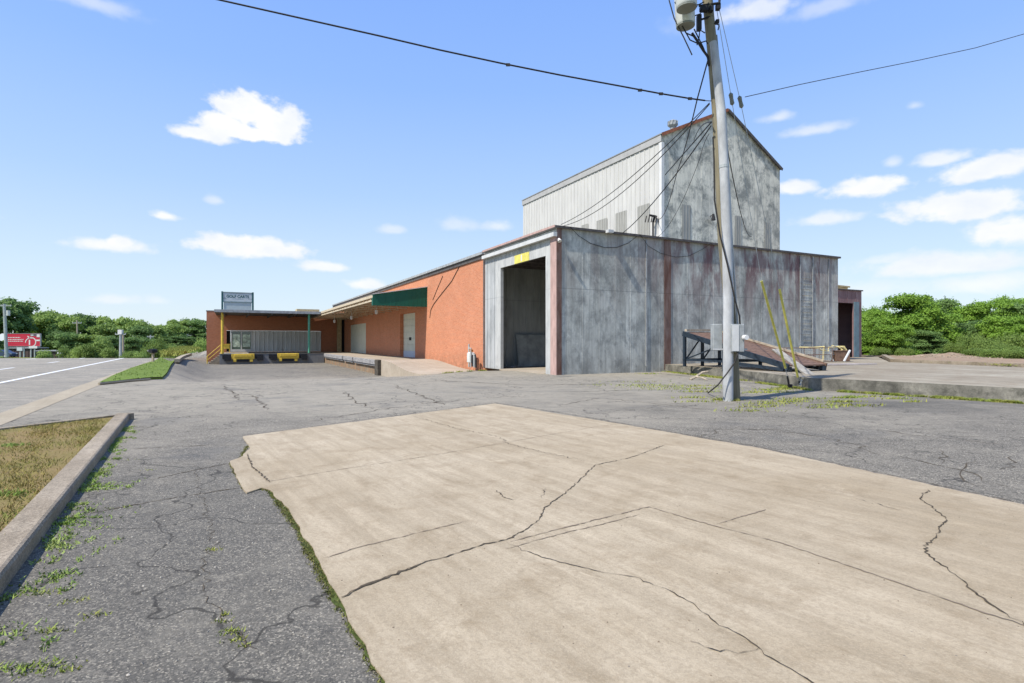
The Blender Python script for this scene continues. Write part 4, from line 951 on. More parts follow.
for fn_ in (1,):
    m = MB(); rr = random.Random(4)
    for (xa, xb, zz, hh) in ((-.9, .75, zc + .40, .05), (-.55, .6, zc - .24, .04), (-1.55, -1.2, zc - .26, .06), (1.15, 1.5, zc - .22, .05), (-1.5, -1.3, zc - .12, .04)):
        x = xa
        while x < xb: w = rr.uniform(.05, .16); m.box(x, min(x + w, xb), -.086, -.081, zz, zz + hh); x += w + .04
    obj('small_print', m, simple('print_grey', (.16, .2, .2), .6, .1, 2), sg)

# --- gas meter set
gm = thing('gas_meter', 'grey gas meter with upright pipes on the foot of the orange brick wall', 'gas meter', B(-.45, v_px(472, -.45)), TH)
m = MB(); m.tube([(-.02, .42, 0), (-.02, .42, 1.35)], .05, 8); m.tube([(-.02, .42, 1.1), (-.02, .1, 1.1), (-.02, .1, .85)], .04, 8); m.tube([(-.02, -.38, 0), (-.02, -.38, .75), (-.02, -.15, .75)], .06, 8); m.tube([(-.1, -.05, 0), (-.1, -.05, 1.0)], .04, 8); obj('pipe', m, M['galv_dull'], gm)
m = MB(); m.tube([(0, .15, .25), (0, .15, .30), (0, .15, .82), (0, .15, .88)], [.12, .24, .24, .14], 14); o = obj('meter_body', m, M['trans'], gm, smooth=False)
m = MB(); m.tube([(0, .12, .86), (0, .12, 1.02)], [.08, .12], 10); m.tube([(-.1, .12, .97), (.1, .12, .97)], .07, 8); obj('regulator', m, simple('regulator_orange', (.45, .20, .06), .5, .2, 4), gm)
m = MB(); m.tube([(0, -.25, .05), (0, -.25, .7)], .12, 10); m.tube([(.0, -.6, .0), (0, -.6, .55), (0, -.45, .72)], .05, 8); obj('meter_riser', m, M['black'], gm)
# ------------------------------------------------------------------ utility pole
PB = P(735, 400.5); PY = PB.y
def atY(px, py, dy=0.0): return AT(px, py, PY + dy)
up = thing('utility_pole', 'leaning wooden utility pole strapped to a tall silver steel tube with transformers', 'utility pole', PB)
def wobj(name, m, mt, par, smooth=False): return obj(name, m, mt, par, smooth=smooth, world_verts=True)
m = MB(); wood = [atY(735, 401, .16), atY(732.5, 345, .16), atY(729, 300, .16), atY(723, 240, .14), atY(719.8, 165, .1), atY(717.2, 110, .06), atY(712.3, 50, 0), atY(707.5, 0, 0), atY(704.5, -40, 0), atY(702, -75, 0)]
m.tube(wood, [.135, .135, .135, .13, .13, .13, .128, .125, .12, .118], 14); wobj('wood_pole', m, M['pole_wood'], up, True)
m = MB(); tb = [atY(728, 401, -.12), atY(728.3, 300, -.12), atY(727, 240, -.13), atY(724, 165, -.15), atY(721, 110, -.17), atY(715.5, 60, -.17), atY(713, 42, -.17)]
m.tube(tb, [.125, .125, .12, .115, .112, .10, .085], 16); tbo = wobj('steel_tube', m, M['galv'], up, True)
m = MB(); p = atY(724, 165, -.15); q = atY(724.1, 168, -.15); m.tube([p, q], .122, 16); wobj('clamp_band', m, M['galv_dull'], up)
m = MB(); m.tube([atY(738, 330, .05), atY(733, 260, .05), atY(729.5, 190, .05), atY(723, 110, .05), atY(716.5, 35, .0)], .022, 6); wobj('conduit', m, M['galv_dull'], up)
# meter cabinets
M['cab'] = simple('cabinet_grey', (.27, .285, .28), .6, .25, 5)
def cab(px0, px1, y0, y1, yd0, yd1):
    a = atY(px0, y1, yd0); b = atY(px1, y0, yd0); m = MB(); m.box(a.x, b.x, PY + yd0, PY + yd1, a.z, b.z); return m
o = wobj('meter_cabinet', cab(713.5, 722.5, 324, 350.5, -.02, .2), M['cab'], up); bevel(o, .012)
o = wobj('meter_cabinet', cab(732, 744.5, 324, 352, -.33, .05), M['cab'], up); bevel(o, .012)
c = wobj('cabinet_door', cab(732.6, 739, 325, 351, -.345, -.331), M['trim_white'], o)
m = MB(); p = atY(744.0, 337.5, -.34); m.tube([p + Vector((0, .0, 0)), p + Vector((0.02, -.12, 0))], [.065, .06], 12); c = wobj('meter_dial', m, M['white'], o)
m = MB(); m.box(*[q for q in (atY(712.5, 0, 0).x, atY(746, 0, 0).x)], PY - .08, PY - .04, atY(0, 350, 0).z, atY(0, 348.5, 0).z); wobj('mounting_rail', m, M['galv'], up)
# transformers
def transformer(cx, y0, y1, tilt_w, dy):
    b = atY(cx, y1, dy); t_ = atY(cx - 2.5, y0, dy); r = tilt_w; ax = (t_ - b)
    tr = MB(); tr.tube([b, b + ax * .03, b + ax * .93, b + ax], [r * .93, r, r, r * .9], 20); o = wobj('transformer', tr, M['trans'], up, False)
    for pl in o.data.polygons: pl.use_smooth = len(pl.vertices) == 4
    m = MB(); m.tube([b - ax * .01, b - ax * .035], [r * .96, r * .96], 20); wobj('base_plate', m, M['trans_dark'], o)
    m = MB()
    for s_ in (-.5, .0, .5): m.tube([b + ax + Vector((s_ * r, 0, 0)), b + ax + Vector((s_ * r, 0, .25))], [.06, .04], 8)
    wobj('bushing', m, M['black'], o)
    m = MB(); m.bar(b + ax * .7 + Vector((r * .8, 0, 0)), b + ax * .7 + Vector((r * .8 + .35, 0, 0)), .06, .1); wobj('bracket', m, M['galv_dull'], o)
transformer(685.5, -22, 25, .235, -.25); transformer(686.5, -42, 7, .245, -.75)
# hardware near the top
m = MB()
for (x, y, w, h, dy) in ((699, 23, .10, .38, -.15), (705, 9, .14, .12, -.18), (711, 9, .10, .12, -.2), (718, 7, .10, .14, -.05), (717, 22, .08, .08, -.05), (702, 9, .1, .1, -.2)):
    q = atY(x, y, dy); m.box(q.x - w / 2, q.x + w / 2, q.y - .06, q.y + .06, q.z - h / 2, q.z + h / 2)
m.tube([atY(699, 6, -.1), atY(720, 3, -.1)], .03, 6); m.tube([atY(700, 20, -.1), atY(712, 16, -.1)], .025, 6); m.tube([atY(720, -6, -.05), atY(719, 6, -.05)], .03, 6)
wobj('pole_hardware', m, M['black'], up)
m = MB()
def sagw(m, a, b, sag, r=.012, n=18, sx=0.0):
    a = Vector(a); b = Vector(b); pts = []
    for i in range(n + 1):
        f = i / n; p = a.lerp(b, f); p.z -= sag * 4 * f * (1 - f); p.x += sx * 4 * f * (1 - f); pts.append(p)
    m.tube(pts, r, 5)
drops = [[(676, 0), (680, 22), (690, 40), (701, 45)], [(694, 29), (703, 47), (709, 62)], [(683, 28), (686, 33), (695, 37)], [(697, 6), (692, 14), (680, 12), (675, 2)], [(680, 12), (688, 18), (700, 14), (704, 8)], [(705, 33), (700, 30), (699, 38), (697, 45)], [(669, 0), (674, 18), (684, 38), (692, 55)],
         [(714, 23), (719, 25), (718, 30)], [(690, 3), (698, 5), (704, 2)], [(700, 43), (706, 41), (708, 44)]]
for d in drops: m.tube([atY(x, y, -.28) for x, y in d], .016, 5)
m.tube([atY(692, 33, -.28), atY(698, 42, -.27), atY(703, 50, -.25), atY(708, 57, -.22), atY(709, 66, -.18)], .03, 6)
wobj('jumper_cable', m, M['wire'], up)
m = MB(); m.tube([atY(713, 137, -.2), atY(714, 160, -.2), atY(714.5, 200, -.2), atY(720, 235, -.25), atY(727.5, 265, -.3), atY(735, 300, -.35), atY(739.5, 316, -.35), atY(740, 326, -.3)], .02, 6)
m.tube([atY(738, 352, -.3), atY(737, 356, -.32), atY(735, 362, -.32), atY(728, 372, -.32), atY(718, 385, -.35), P(708, 393, .03)], .018, 6); wobj('service_cable', m, M['wire'], up)

def wire(name, pts, r, label, cat='cable', mt=None, extra=None):
    m = MB()
    for pr in pts: sagw(m, *pr, r=r)
    if extra: extra(m)
    o = obj(name, m, mt or M['wire'], world_verts=True); tag(o, label, cat); return o
topL = atY(711, 101, -.1)
# left span: through photo points
def curve_px(pts, Y0, Y1):
    n = len(pts); return [AT(x, y, Y0 + (Y1 - Y0) * ((x - pts[0][0]) / (pts[-1][0] - pts[0][0]))) for x, y in pts]
m = MB(); m.tube(curve_px([(705, 100.5), (690, 98.5), (660, 93.5), (620, 86), (560, 75), (500, 63), (440, 50), (380, 36), (320, 22.5), (260, 9), (220, 0), (120, -24), (0, -55)], PY, 11.5), .019, 6)
m.tube(curve_px([(712, 101), (705, 100.6)], PY, PY), .01, 5)
for x, y in ((661, 93.8), (690, 98.6), (640, 90.2), (508, 64.8)):
    q = AT(x, y, PY + (11.5 - PY) * ((x - 705) / (0 - 705))); m.box(q.x - .05, q.x + .05, q.y - .02, q.y + .02, q.z - .03, q.z + .03)
tag(obj('overhead_cable', m, M['wire'], world_verts=True), 'thick black overhead cable crossing the sky to the upper left of the pole', 'cable')
m = MB(); m.tube(curve_px([(745, 97), (800, 84.5), (860, 72), (920, 60), (975, 48), (1024, 34), (1100, 10)], PY, 17), .010, 5)
tag(obj('overhead_cable', m, M['wire'], world_verts=True), 'thin overhead wire running from the pole to the upper right of the sky', 'cable')
A_ = atY(709.5, 103, -.1)
e1 = B(.6, .5, Z + .1)
wire('service_cable', [(A_, AT(561, 224.5, e1.y), .35), (A_ + Vector((0, 0, -.03)), AT(563, 226, e1.y), .55)], .013, 'pair of dark cables sagging from the pole to the left corner of the grey roof')
e2 = B(a_px(621, .3), .3, Z + .1)
wire('service_cable', [(atY(711, 126, -.1), AT(621.5, 234, e2.y), .25), (atY(711.5, 122, -.1), AT(665, 175, 21), .0)], .018, 'dark cable sloping from the pole to the front edge of the grey roof')
mast = B(sa0 - .25, v_px(653, sa0 - .25)); ym = mast.y
wire('service_cable', [(atY(708, 60, -.1), atY(697, 100, .5), .0), (atY(697, 100, .5), AT(677, 172, 24), .15), (AT(677, 172, 24), AT(655, 216, ym), .9)], .018, 'dark cable dropping from the pole and looping to the mast on the tall shed')
m = MB(); q = AT(653, 218, ym)
m.tube([q + Vector((0, 0, -.3)), q + Vector((0, 0, -1.6))], .06, 8); m.tube([q + Vector((0, 0, -.3)), q + Vector((.1, -.1, .1)), q + Vector((-.3, -.2, .15))], [.08, .12, .08], 8)
for dx in (-.5, -.3, -.1, .2, .4): m.tube([q + Vector((dx, -.2, .1)), q + Vector((dx - .1, -.25, -.35))], .04, 5)
tag(obj('service_mast', m, M['wire'], world_verts=True), 'dark weatherhead and insulators fixed to the corner of the tall shed', 'service mast')
e3 = B(a_px(658, .3), .3, Z + .2)
wire('service_cable', [(atY(709, 134, -.1), AT(700, 158, 20), -.1), (AT(700, 158, 20), AT(656, 238, e3.y), .5)], .010, 'thin cable sagging across the tall gable to the grey roof left of the pole')
wire('service_cable', [(atY(723, 124, .1), AT(752, 236, B(14, 7.8).y - 1), .9), (atY(711, 122, -.1), AT(694, 140, 24), -.2)], .016, 'faint cable crossing the stained gable just right of the pole')
m = MB(); rr = random.Random(3)
m.tube([B(.6, -.15, Z + .08), B(1.1, -.06, Z - .25), B(1.8, -.035, Z - .55), B(2.6, -.035, Z - .68), B(3.3, -.035, Z - .62), B(4.0, -.035, Z - .35), B(4.4, -.06, Z - .05), B(4.6, -.15, Z + .1)], .012, 5)
m.tube([B(4.6, -.15, Z + .1), B(5.2, -.04, Z - .4), B(6, -.035, Z - .7), B(7.0, -.035, Z - .82), B(7.9, -.035, Z - .7), B(8.8, -.04, Z - .3), B(9.4, -.15, Z + .1)], .010, 5)
tag(obj('slack_cable', m, M['wire'], world_verts=True), 'slack cable drooping in loops below the top edge of the grey front wall', 'cable')
# guy wires with yellow guards
for i, (lab, g0, g1, anc, insul, topp) in enumerate((
        ('longer yellow-guarded guy wire, left one of the pair beside the pole', (761.5, 281), (785.5, 368), (790, 388), (731.5, 99), (716, 5)),
        ('shorter brighter yellow-guarded guy wire, right one of the pair beside the pole', (779.5, 289), (797.8, 377), (801, 387.5), (740.5, 102), (719, 8)))):
    Aq = P(*anc, .02) if i == 0 else P(*anc, .02); Tq = atY(*topp, 0)
    def onl(px):       # depth by interpolating 1/Y over px
        f = (px - topp[0]) / (anc[0] - topp[0]); return 1 / ((1 - f) / Tq.y + f / Aq.y)
    gw = thing('guy_wire', lab, 'guy wire', Aq); s0_ = AT(*g0, onl(g0[0])); s1_ = AT(*g1, onl(g1[0])); iq = AT(*insul, onl(insul[0]))
    m = MB(); m.tube([Aq, s1_, s0_, iq, Tq], .008, 5); wobj('strand', m, M['galv_dull'], gw)
    m = MB(); m.tube([s1_, s1_.lerp(s0_, .5), s0_], .037, 8); wobj('guard', m, M['yellow_pole'], gw)
    m = MB(); d = (Tq - iq).normalized(); m.tube([iq - d * .16, iq - d * .12, iq, iq + d * .12, iq + d * .16], [.02, .06, .05, .06, .02], 8); wobj('insulator', m, M['trans_dark'], gw)
    m = MB(); m.tube([Aq + Vector((0, 0, -.1)), Aq.lerp(s1_, .6)], .03, 6); m.box(Aq.x - .06, Aq.x + .06, Aq.y - .04, Aq.y + .04, Aq.z - .03, Aq.z + .12); wobj('anchor', m, M['black'], gw)

# ------------------------------------------------------------------ yard ramp
rd = Vector((.454, -.891, 0)); RW = 2.2; S0 = Vector((7.8, 25.2, .37)); SL = 5.3; Zs, Ze = 1.93, .62
ramp = thing('yard_ramp', 'rusty steel yard ramp on dark blue trestle legs sloping down from the grey wall', 'ramp', S0, TH)
# local frame: x = along u (width), y = -along run ; ramp surface from y=0 down to y=-SL
def rz_(y): return (Zs + (Ze - Zs) * (-y / SL)) - .37
m = MB()
nb = 22
for i in range(nb):
    y0 = -SL * i / nb; y1 = -SL * (i + 1) / nb + .02
    z0, z1 = rz_(y0), rz_(y1)
    q = [(.02, y0, z0), (RW - .02, y0, z0), (RW - .02, y1, z1), (.02, y1, z1)]
    m.face(q[::-1]); m.face([(a, b, c - .05) for a, b, c in q]); m.face([q[3], q[2], (q[2][0], q[2][1], q[2][2] - .05), (q[3][0], q[3][1], q[3][2] - .05)]); m.face([q[0], q[1], (q[1][0], q[1][1], q[1][2] - .05), (q[0][0], q[0][1], q[0][2] - .05)])
    for s in (0, 1): a = q[0] if s == 0 else q[1]; b = q[3] if s == 0 else q[2]; m.face([a, b, (b[0], b[1], b[2] - .05), (a[0], a[1], a[2] - .05)])
obj('deck_boards', m, M['ramp_wood'], ramp)
for x in (0, RW):
    m = MB(); m.bar((x, .05, rz_(0) - .07), (x, -SL, rz_(-SL) - .07), .07, .22); obj('side_beam', m, M['ramp_wood'] if x else M['steel_blue'], ramp)
m = MB(); m.bar((RW + .0, .0, rz_(0) + .08), (RW, -SL * .98, rz_(-SL) + .12), .05, .08); obj('edge_rail', m, M['old_wood'], ramp)
m = MB(); m.bar((.1, -.02, rz_(0) + .08), (RW, -.02, rz_(0) + .1), .14, .1); obj('head_timber', m, M['old_wood'], ramp)
leg_pos = [(0, -.05), (RW * .5, -.05), (RW, -.05), (0, -2.3), (RW, -2.3)]
for x, y in leg_pos:
    m = MB(); m.box(x - .055, x + .055, y - .055, y + .055, 0, rz_(y) - .16); m.box(x - .1, x + .1, y - .1, y + .1, 0, .02); obj('leg', m, M['steel_blue'], ramp)
m = MB()
m.bar((.06, -.05, .30), (RW - .06, -.05, .30), .08, .1); m.bar((.05, -.1, .30), (.05, -2.3, .3), .06, .09); m.bar((RW - .05, -.1, .30), (RW - .05, -2.3, .3), .06, .09); m.bar((0, -2.35, .28), (0, -SL + .2, .08), .07, .12); m.bar((RW, -2.35, .28), (RW, -SL + .2, .08), .07, .12)
m.bar((.12, -.05, .36), (RW * .5 - .1, -.05, 1.3), .05, .05); m.bar((RW * .5 + .1, -.05, .36), (RW - .1, -.05, 1.3), .05, .05); m.bar((.06, -2.2, 1.0), (.06, -.15, .36), .05, .05)
m.bar((.06, -2.3, .30), (RW - .06, -2.3, .30), .06, .08); obj('brace', m, M['steel_blue'], ramp)
m = MB(); m.bar((1.75, -3.4, rz_(-3.4) + .08), (-.42, -6.45, -.03), .30, .06); obj('lip_plate', m, simple('lip_grey', (.27, .25, .21), .85, .35, 4), ramp)
m = MB(); m.box(-.62, -.3, -6.6, -6.47, -.16, -.02); m.tube([(-.7, -6.5, -.08), (-.15, -6.5, -.08)], .035, 6); obj('hook', m, M['black'], ramp)
for x in (.1, RW - .1): m = MB(); m.box(x - .09, x + .09, -SL, -SL + .16, 0, rz_(-SL) - .06); obj('foot_block', m, M['steel_blue'], ramp)
# chains at the foot
m = MB(); fp = P(800, 386, .1)
a = AT(803, 376.5, fp.y + .3)
m.tube([a.lerp(fp, f / 14) + Vector((.018 * (-1) ** f, .01 * (f % 3), 0)) for f in range(15)], [.022 if f % 2 else .012 for f in range(15)], 6)
tag(obj('chain', m, M['galv_dull'], world_verts=True), 'grey chain hanging from the foot of the pale ramp plate', 'chain')

# low pallet, board, wire cages, cart frame ------------------------------------
a, b = P(821, 364.8, .42), P(875, 363.8, .42); m = MB(); m.bar(a, b, .18, .06); m.bar(a + Vector((0, .25, 0)), b + Vector((-.6, .25, 0)), .1, .05)
tag(obj('long_board', m, simple('pale_board', (.48, .42, .38), .8, .2, 3), world_verts=True), 'long pale board lying flat on the slab in front of the dark doorway', 'board')
def cage(px0, px1, ybase, ytop, name, label, seed, mt, depth=1.1, tilt=0.0):
    Yc = 1.13 * F / (ybase - CY); p0 = P(px0, ybase, .37); w = (px1 - px0) / F * Yc; h = (ybase - ytop) / F * Yc
    th = thing(name, label, 'wire cage', p0 + Vector((w / 2, depth / 2, 0)), tilt); rr = random.Random(seed); m = MB(); hx, hy = w / 2, depth / 2
    for z in (0.04, h * .5, h):
        for a, b in (((-hx, -hy), (hx, -hy)), ((hx, -hy), (hx, hy)), ((hx, hy), (-hx, hy)), ((-hx, hy), (-hx, -hy))): m.bar((a[0], a[1], z), (b[0], b[1], z), .03, .03)
    for a in ((-hx, -hy), (hx, -hy), (hx, hy), (-hx, hy)): m.bar((a[0], a[1], 0), (a[0], a[1], h), .035, .035)
    obj('frame', m, mt, th)
    m = MB(); n = max(4, int(w / .12))
    for i in range(1, n):
        x = -hx + 2 * hx * i / n + rr.uniform(-.03, .03)
        m.bar((x, -hy, .04), (x + rr.uniform(-.08, .08), -hy, h), .012, .012); m.bar((x, hy, .04), (x + rr.uniform(-.08, .08), hy, h), .012, .012)
    for k in range(1, 7):
        z = h * k / 7
        for y in (-hy, hy): m.bar((-hx, y, z + rr.uniform(-.03, .03)), (hx, y, z + rr.uniform(-.03, .03)), .012, .012)
        for x in (-hx, hx): m.bar((x, -hy, z), (x, hy, z), .012, .012)
    obj('mesh_panel', m, M['galv_dull'], th); return th
rustw = simple('rusty_wire', (.17, .12, .10), .8, .3, 6); creamp = simple('cream_tube', (.60, .50, .22), .6, .2, 6)
cage(786.5, 815, 362.5, 348, 'wire_cage', 'dark wire cage on the slab, left of the rusty tangled one', 1, rustw)
cage(812, 832, 362, 347.5, 'wire_cage', 'rusty tangled wire cage on the slab below the grey wall', 2, rustw, tilt=.1)
def tubes(name, label, cat, items, r, mt, Y):
    m = MB()
    for it in items: m.tube([AT(x, y, Y + dy) for x, y, dy in it], r, 6)
    return tag(obj(name, m, mt, world_verts=True), label, cat)
Yq = 31.0
tubes('tube_frame', 'bent cream tubular frame lying over the wire cages', 'frame', [[(800, 347.3, 0), (812, 347.6, 0), (820, 347, .2), (824, 346.6, .2), (825, 351, .3), (828, 351.3, .3), (828.5, 347.5, .3), (834, 347.4, .6)], [(800, 348, .8), (818, 348.3, .9), (824, 351, .9)], [(800, 347.3, 0), (800, 348, .8)], [(824, 346.6, 0), (823, 362, .1)]], .045, creamp, Yq)
tubes('tube_frame', 'arched cream tubular cart frame beside the dark annex doorway', 'frame', [[(840, 361.5, 0), (841.5, 349, 0), (838, 347, 0), (832, 345.6, .0)], [(841, 361, .9), (842.5, 349, .9)], [(838, 346.5, 0), (843, 347.5, .2), (847, 352, .4), (848.5, 356, .5)], [(840, 351.5, 0), (846, 351.8, .5)], [(839, 346.5, .9), (844, 346.5, .9), (847.5, 352, .9)], [(841.5, 353, 0), (843, 352, .9)]], .045, creamp, Yq + .8)
tubes('metal_pole', 'pale tubular pole leaning against the cream cart frame', 'pole', [[(843.8, 361.5, -.3), (849.8, 350.5, .2)]], .06, M['trim_white'], Yq)
m = MB(); 
q = P(842, 361.5, .37); m.box(q.x - .35, q.x + .45, q.y, q.y + .6, .39, .95); m.box(q.x - .38, q.x + .48, q.y - .03, q.y + .63, .951, 1.0); m.box(q.x - .3, q.x + .4, q.y + .05, q.y + .55, .37, .389); tag(obj('wooden_crate', m, M['ramp_wood'], world_verts=True), 'dark brown crate standing inside the arched cart frame', 'crate')
tubes('wire_basket', 'crumpled grey wire basket between the rusty cage and the arched frame', 'basket', [[(830, 362, 0), (833, 346, 0), (838, 345.5, .3)], [(829, 362, .5), (836, 352, .3), (839, 362, .2)], [(831, 355, 0), (838, 354, .4)], [(834, 362, 0), (828, 348, .5)], [(837, 362, .4), (832, 349, .2)], [(829, 358, .3), (839, 359, .3)], [(830, 351, .2), (837, 350, .4)]], .022, M['galv_dull'], Yq + .3)

# old flagstone debris around the pole ------------------------------------
q = P(697, 380); m = MB(); m.tube([q + Vector((-.3, -.1, .03)), q + Vector((-.05, 0, .12)), q + Vector((.25, .1, .30)), q + Vector((.5, .1, .34))], [.05, .045, .04, .02], 6); m.tube([q + Vector((-.05, 0, .12)), q + Vector((.15, -.15, .1)), q + Vector((.3, -.3, .02))], [.04, .03, .02], 6)
tag(obj('broken_branch', m, M['old_wood'], world_verts=True), 'pale forked branch lying on the asphalt left of the silver tube', 'branch')

# ------------------------------------------------------------------ left distance: mailbox, poles, signs, billboard, sheds, cars
def post_sign(): pass
q = P(153, 363); mbx = thing('mailbox', 'dark mailbox on a pale post in the green verge beside the road', 'mailbox', q)
Ym = q.y; h = (363 - 351) / F * Ym
m = MB(); m.box(-.06, .06, -.06, .06, 0, h * .85); m.box(-.06, .06, -.2, .2, h * .78, h * .84); obj('post', m, M['old_wood'], mbx)
m = MB(); n = 8; prof = [(-.16, 0), (.16, 0)] + [(.16 * math.cos(a), .2 + .16 * math.sin(a)) for a in [math.pi * i / n for i in range(n + 1)]]
X0 = h * .85
for (a, b), (c, d) in zip(prof, prof[1:] + prof[:1]): m.face([(a * .8, -.3, X0 + b * .75), (c * .8, -.3, X0 + d * .75), (c * .8, .3, X0 + d * .75), (a * .8, .3, X0 + b * .75)])
m.face([(a * .8, -.3, X0 + b * .75) for a, b in prof[::-1]]); m.face([(a * .8, .3, X0 + b * .75) for a, b in prof]); obj('box', m, M['black'], mbx)
m = MB(); m.box(-.4, -.14, -.02, .02, X0 + .1, X0 + .2); obj('flag_plate', m, M['timber_grey'], mbx)

def far_pole(px, ytop, Y, r, label, arms=(), mt=None, head=None, lean=0, trans=False):
    base = AT(px, 356, Y); zg = float(H(base.x, base.y)) - .1; top = AT(px + lean, ytop, Y)
    th = thing('utility_pole', label, 'utility pole', (base.x, base.y, zg))
    m = MB(); m.tube([(0, 0, 0), (top.x - base.x, 0, top.z - zg)], [r, r * .75], 8); obj('shaft', m, mt or M['galv_dull'], th)
    for (dy, w) in arms:
        m = MB(); zz = top.z - zg - dy; m.bar((top.x - base.x - w / 2, 0, zz), (top.x - base.x + w / 2, 0, zz), .1, .12)
        for k in (-.48, -.2, .2, .48): m.tube([(top.x - base.x + w * k, 0, zz), (top.x - base.x + w * k, 0, zz + .25)], .05, 5)
        obj('crossarm', m, M['galv_dull'], th)
    if head:
        m = MB(); m.box(-head, head, -.2, .2, top.z - zg - .2, top.z - zg + .5); obj('lamp_head', m, M['white'], th)
    if trans:
        m = MB(); m.tube([(.35, -.1, top.z - zg - 2.0), (.35, -.1, top.z - zg - 1.1)], .25, 10); obj('transformer', m, M['trans'], th)
    return th
far_pole(6.8, 304, 95, .26, 'tallest grey pole at the far left edge beside the red billboard', [(.3, 2.4)], lean=-2.6, trans=True)
far_pole(78, 320, 110, .16, 'slender dark pole among the green trees right of the billboard', [(.6, 1.8)], mt=M['old_wood'], lean=-1)
far_pole(120.5, 333, 85, .20, 'short pale pole with a white head, left of a similar pair', [(.2, 1.6)], head=.3)
far_pole(123.2, 335, 92, .16, 'thin grey pole close right of the white-headed pole', mt=M['old_wood'])
far_pole(150.5, 335, 120, .14, 'thin pole in the trees above the mailbox', [(.4, 1.4)])
far_pole(187, 334, 190, .3, 'distant pole before the dark wooded hill', [(.5, 3)], head=None)
# billboard
Yb = 118; b0_, b1_ = AT(7.6, 346, Yb), AT(40.5, 333.7, Yb); W = b1_.x - b0_.x; Hh = b1_.z - b0_.z
bb = thing('billboard', 'wide red billboard with small white lines of text and a large white curl', 'billboard', ((b0_.x + b1_.x) / 2, Yb, -2.5))
zb = b0_.z + 2.5
m = MB(); m.box(-W / 2, W / 2, -.1, .1, zb, zb + Hh); obj('board', m, M['red'], bb)
m = MB()
for x in (-W * .3, 0, W * .3): m.box(x - .12, x + .12, .12, .35, 0, zb + Hh * .9)
obj('support', m, M['trim_dark'], bb)
m = MB(); m.box(-W / 2 - .05, W / 2 + .05, -.14, .14, zb - .09, zb - .002); m.box(-W / 2 - .05, W / 2 + .05, -.14, .14, zb + Hh + .002, zb + Hh + .07); m.box(W / 2 + .002, W / 2 + .1, -.14, .14, zb, zb + Hh); obj('frame', m, M['trim_grey'], bb)
m = MB(); rr = random.Random(9)
for (zz, x0, x1) in ((.66, .03, .40), (.50, .03, .50), (.36, .03, .48)):
    x = x0
    while x < x1: w = rr.uniform(.02, .06); m.box(-W / 2 + W * x, -W / 2 + W * min(x + w, x1), -.115, -.101, zb + Hh * zz, zb + Hh * (zz + .06)); x += w + .012
obj('small_print', m, M['white'], bb)
m = MB()
def arc(m, cx, cz_, rx, rz2, a0, a1, w, n=16):
    pts = [(cx + rx * math.cos(a0 + (a1 - a0) * i / n), cz_ + rz2 * math.sin(a0 + (a1 - a0) * i / n)) for i in range(n + 1)]
    for i in range(n):
        (x0, z0), (x1, z1) = pts[i], pts[i + 1]; m.bar((x0, -.112, z0), (x1, -.112, z1), w, .02, up=(0, 1, 0))
xm = -W / 2
arc(m, xm + W * .80, zb + Hh * .30, W * .24, Hh * .42, math.pi * .55, math.pi * 1.02, .18)
arc(m, xm + W * .76, zb + Hh * .32, W * .11, Hh * .34, -math.pi * .45, math.pi * .62, .20)
m.box(xm + W * .66, xm + W * .70, -.12, -.101, zb + Hh * .08, zb + Hh * .5); m.box(xm + W * .88, xm + W * .99, -.12, -.101, zb + Hh * .40, zb + Hh * .52)
m.bar((xm + W * .62, -.112, zb + Hh * .8), (xm + W * .70, -.112, zb + Hh * .62), .22, .02, up=(0, 1, 0))
obj('emblem', m, M['white'], bb)
m = MB(); m.box(xm + W * .70, xm + W * .97, -.112, -.101, zb + Hh * .80, zb + Hh * .97); obj('emblem_band', m, simple('dark_band', (.12, .11, .13), .5, .2, 2), bb)
m = MB(); m.box(xm + W * .90, xm + W * .99, -.13, -.113, zb + Hh * .72, zb + Hh * .95); m.box(xm + W * .72, xm + W * .80, -.13, -.113, zb + Hh * .84, zb + Hh * .92); obj('emblem_patch', m, M['white'], bb)
# small signs
def small_sign(px0, px1, y0, y1, Y, label, mt, posts):
    c = AT((px0 + px1) / 2, 357, Y); zg = float(H(c.x, c.y)) - .1; a = AT(px0, y1, Y); b = AT(px1, y0, Y)
    th = thing('road_sign', label, 'sign', (c.x, Y, zg)); m = MB(); m.box(a.x - c.x, b.x - c.x, -.05, .05, a.z - zg, b.z - zg); obj('panel', m, mt, th)
    for px in posts: x = AT(px, 0, Y).x - c.x; m = MB(); m.box(x - .08, x + .08, .06, .2, 0, b.z - zg - .05); obj('post', m, M['galv_dull'], th)
small_sign(29, 37.3, 346, 348.4, 100, 'white panel on two posts below the right end of the billboard', M['white'], (30.3, 34))
small_sign(17, 22.5, 347.2, 350.8, 98, 'pale square sign on two posts below the left half of the billboard', M['sign_face'], (19.6, 23.3))
small_sign(57.5, 62.2, 352, 354.2, 96, 'small white sign at the end of the dark brown shed', M['white'], (58.5, 61.5))
small_sign(98, 103.5, 348, 350.5, 100, 'little white sign in front of the bright green bushes', M['white'], (101,))
def low_shed(px0, px1, ytop, Y, label):
    a = AT(px0, ytop, Y); b = AT(px1, ytop, Y); zg = -2.4; w = b.x - a.x; th = thing('low_shed', label, 'shed', ((a.x + b.x) / 2, Y + 2, zg)); h = a.z - zg
    m = MB(); m.box(-w / 2, w / 2, -2, 2, 0, h - .12)
    for i in range(6): m.box(-w / 2 + w * (i + .5) / 6, -w / 2 + w * (i + .5) / 6 + .08, -2.05, -2.001, 0, h - .15)
    obj('wall', m, M['brown_wall'], th); m = MB(); m.box(-w / 2 - .2, w / 2 + .2, -2.25, 2.2, h - .119, h + .05); obj('roof', m, M['trim_grey'], th)
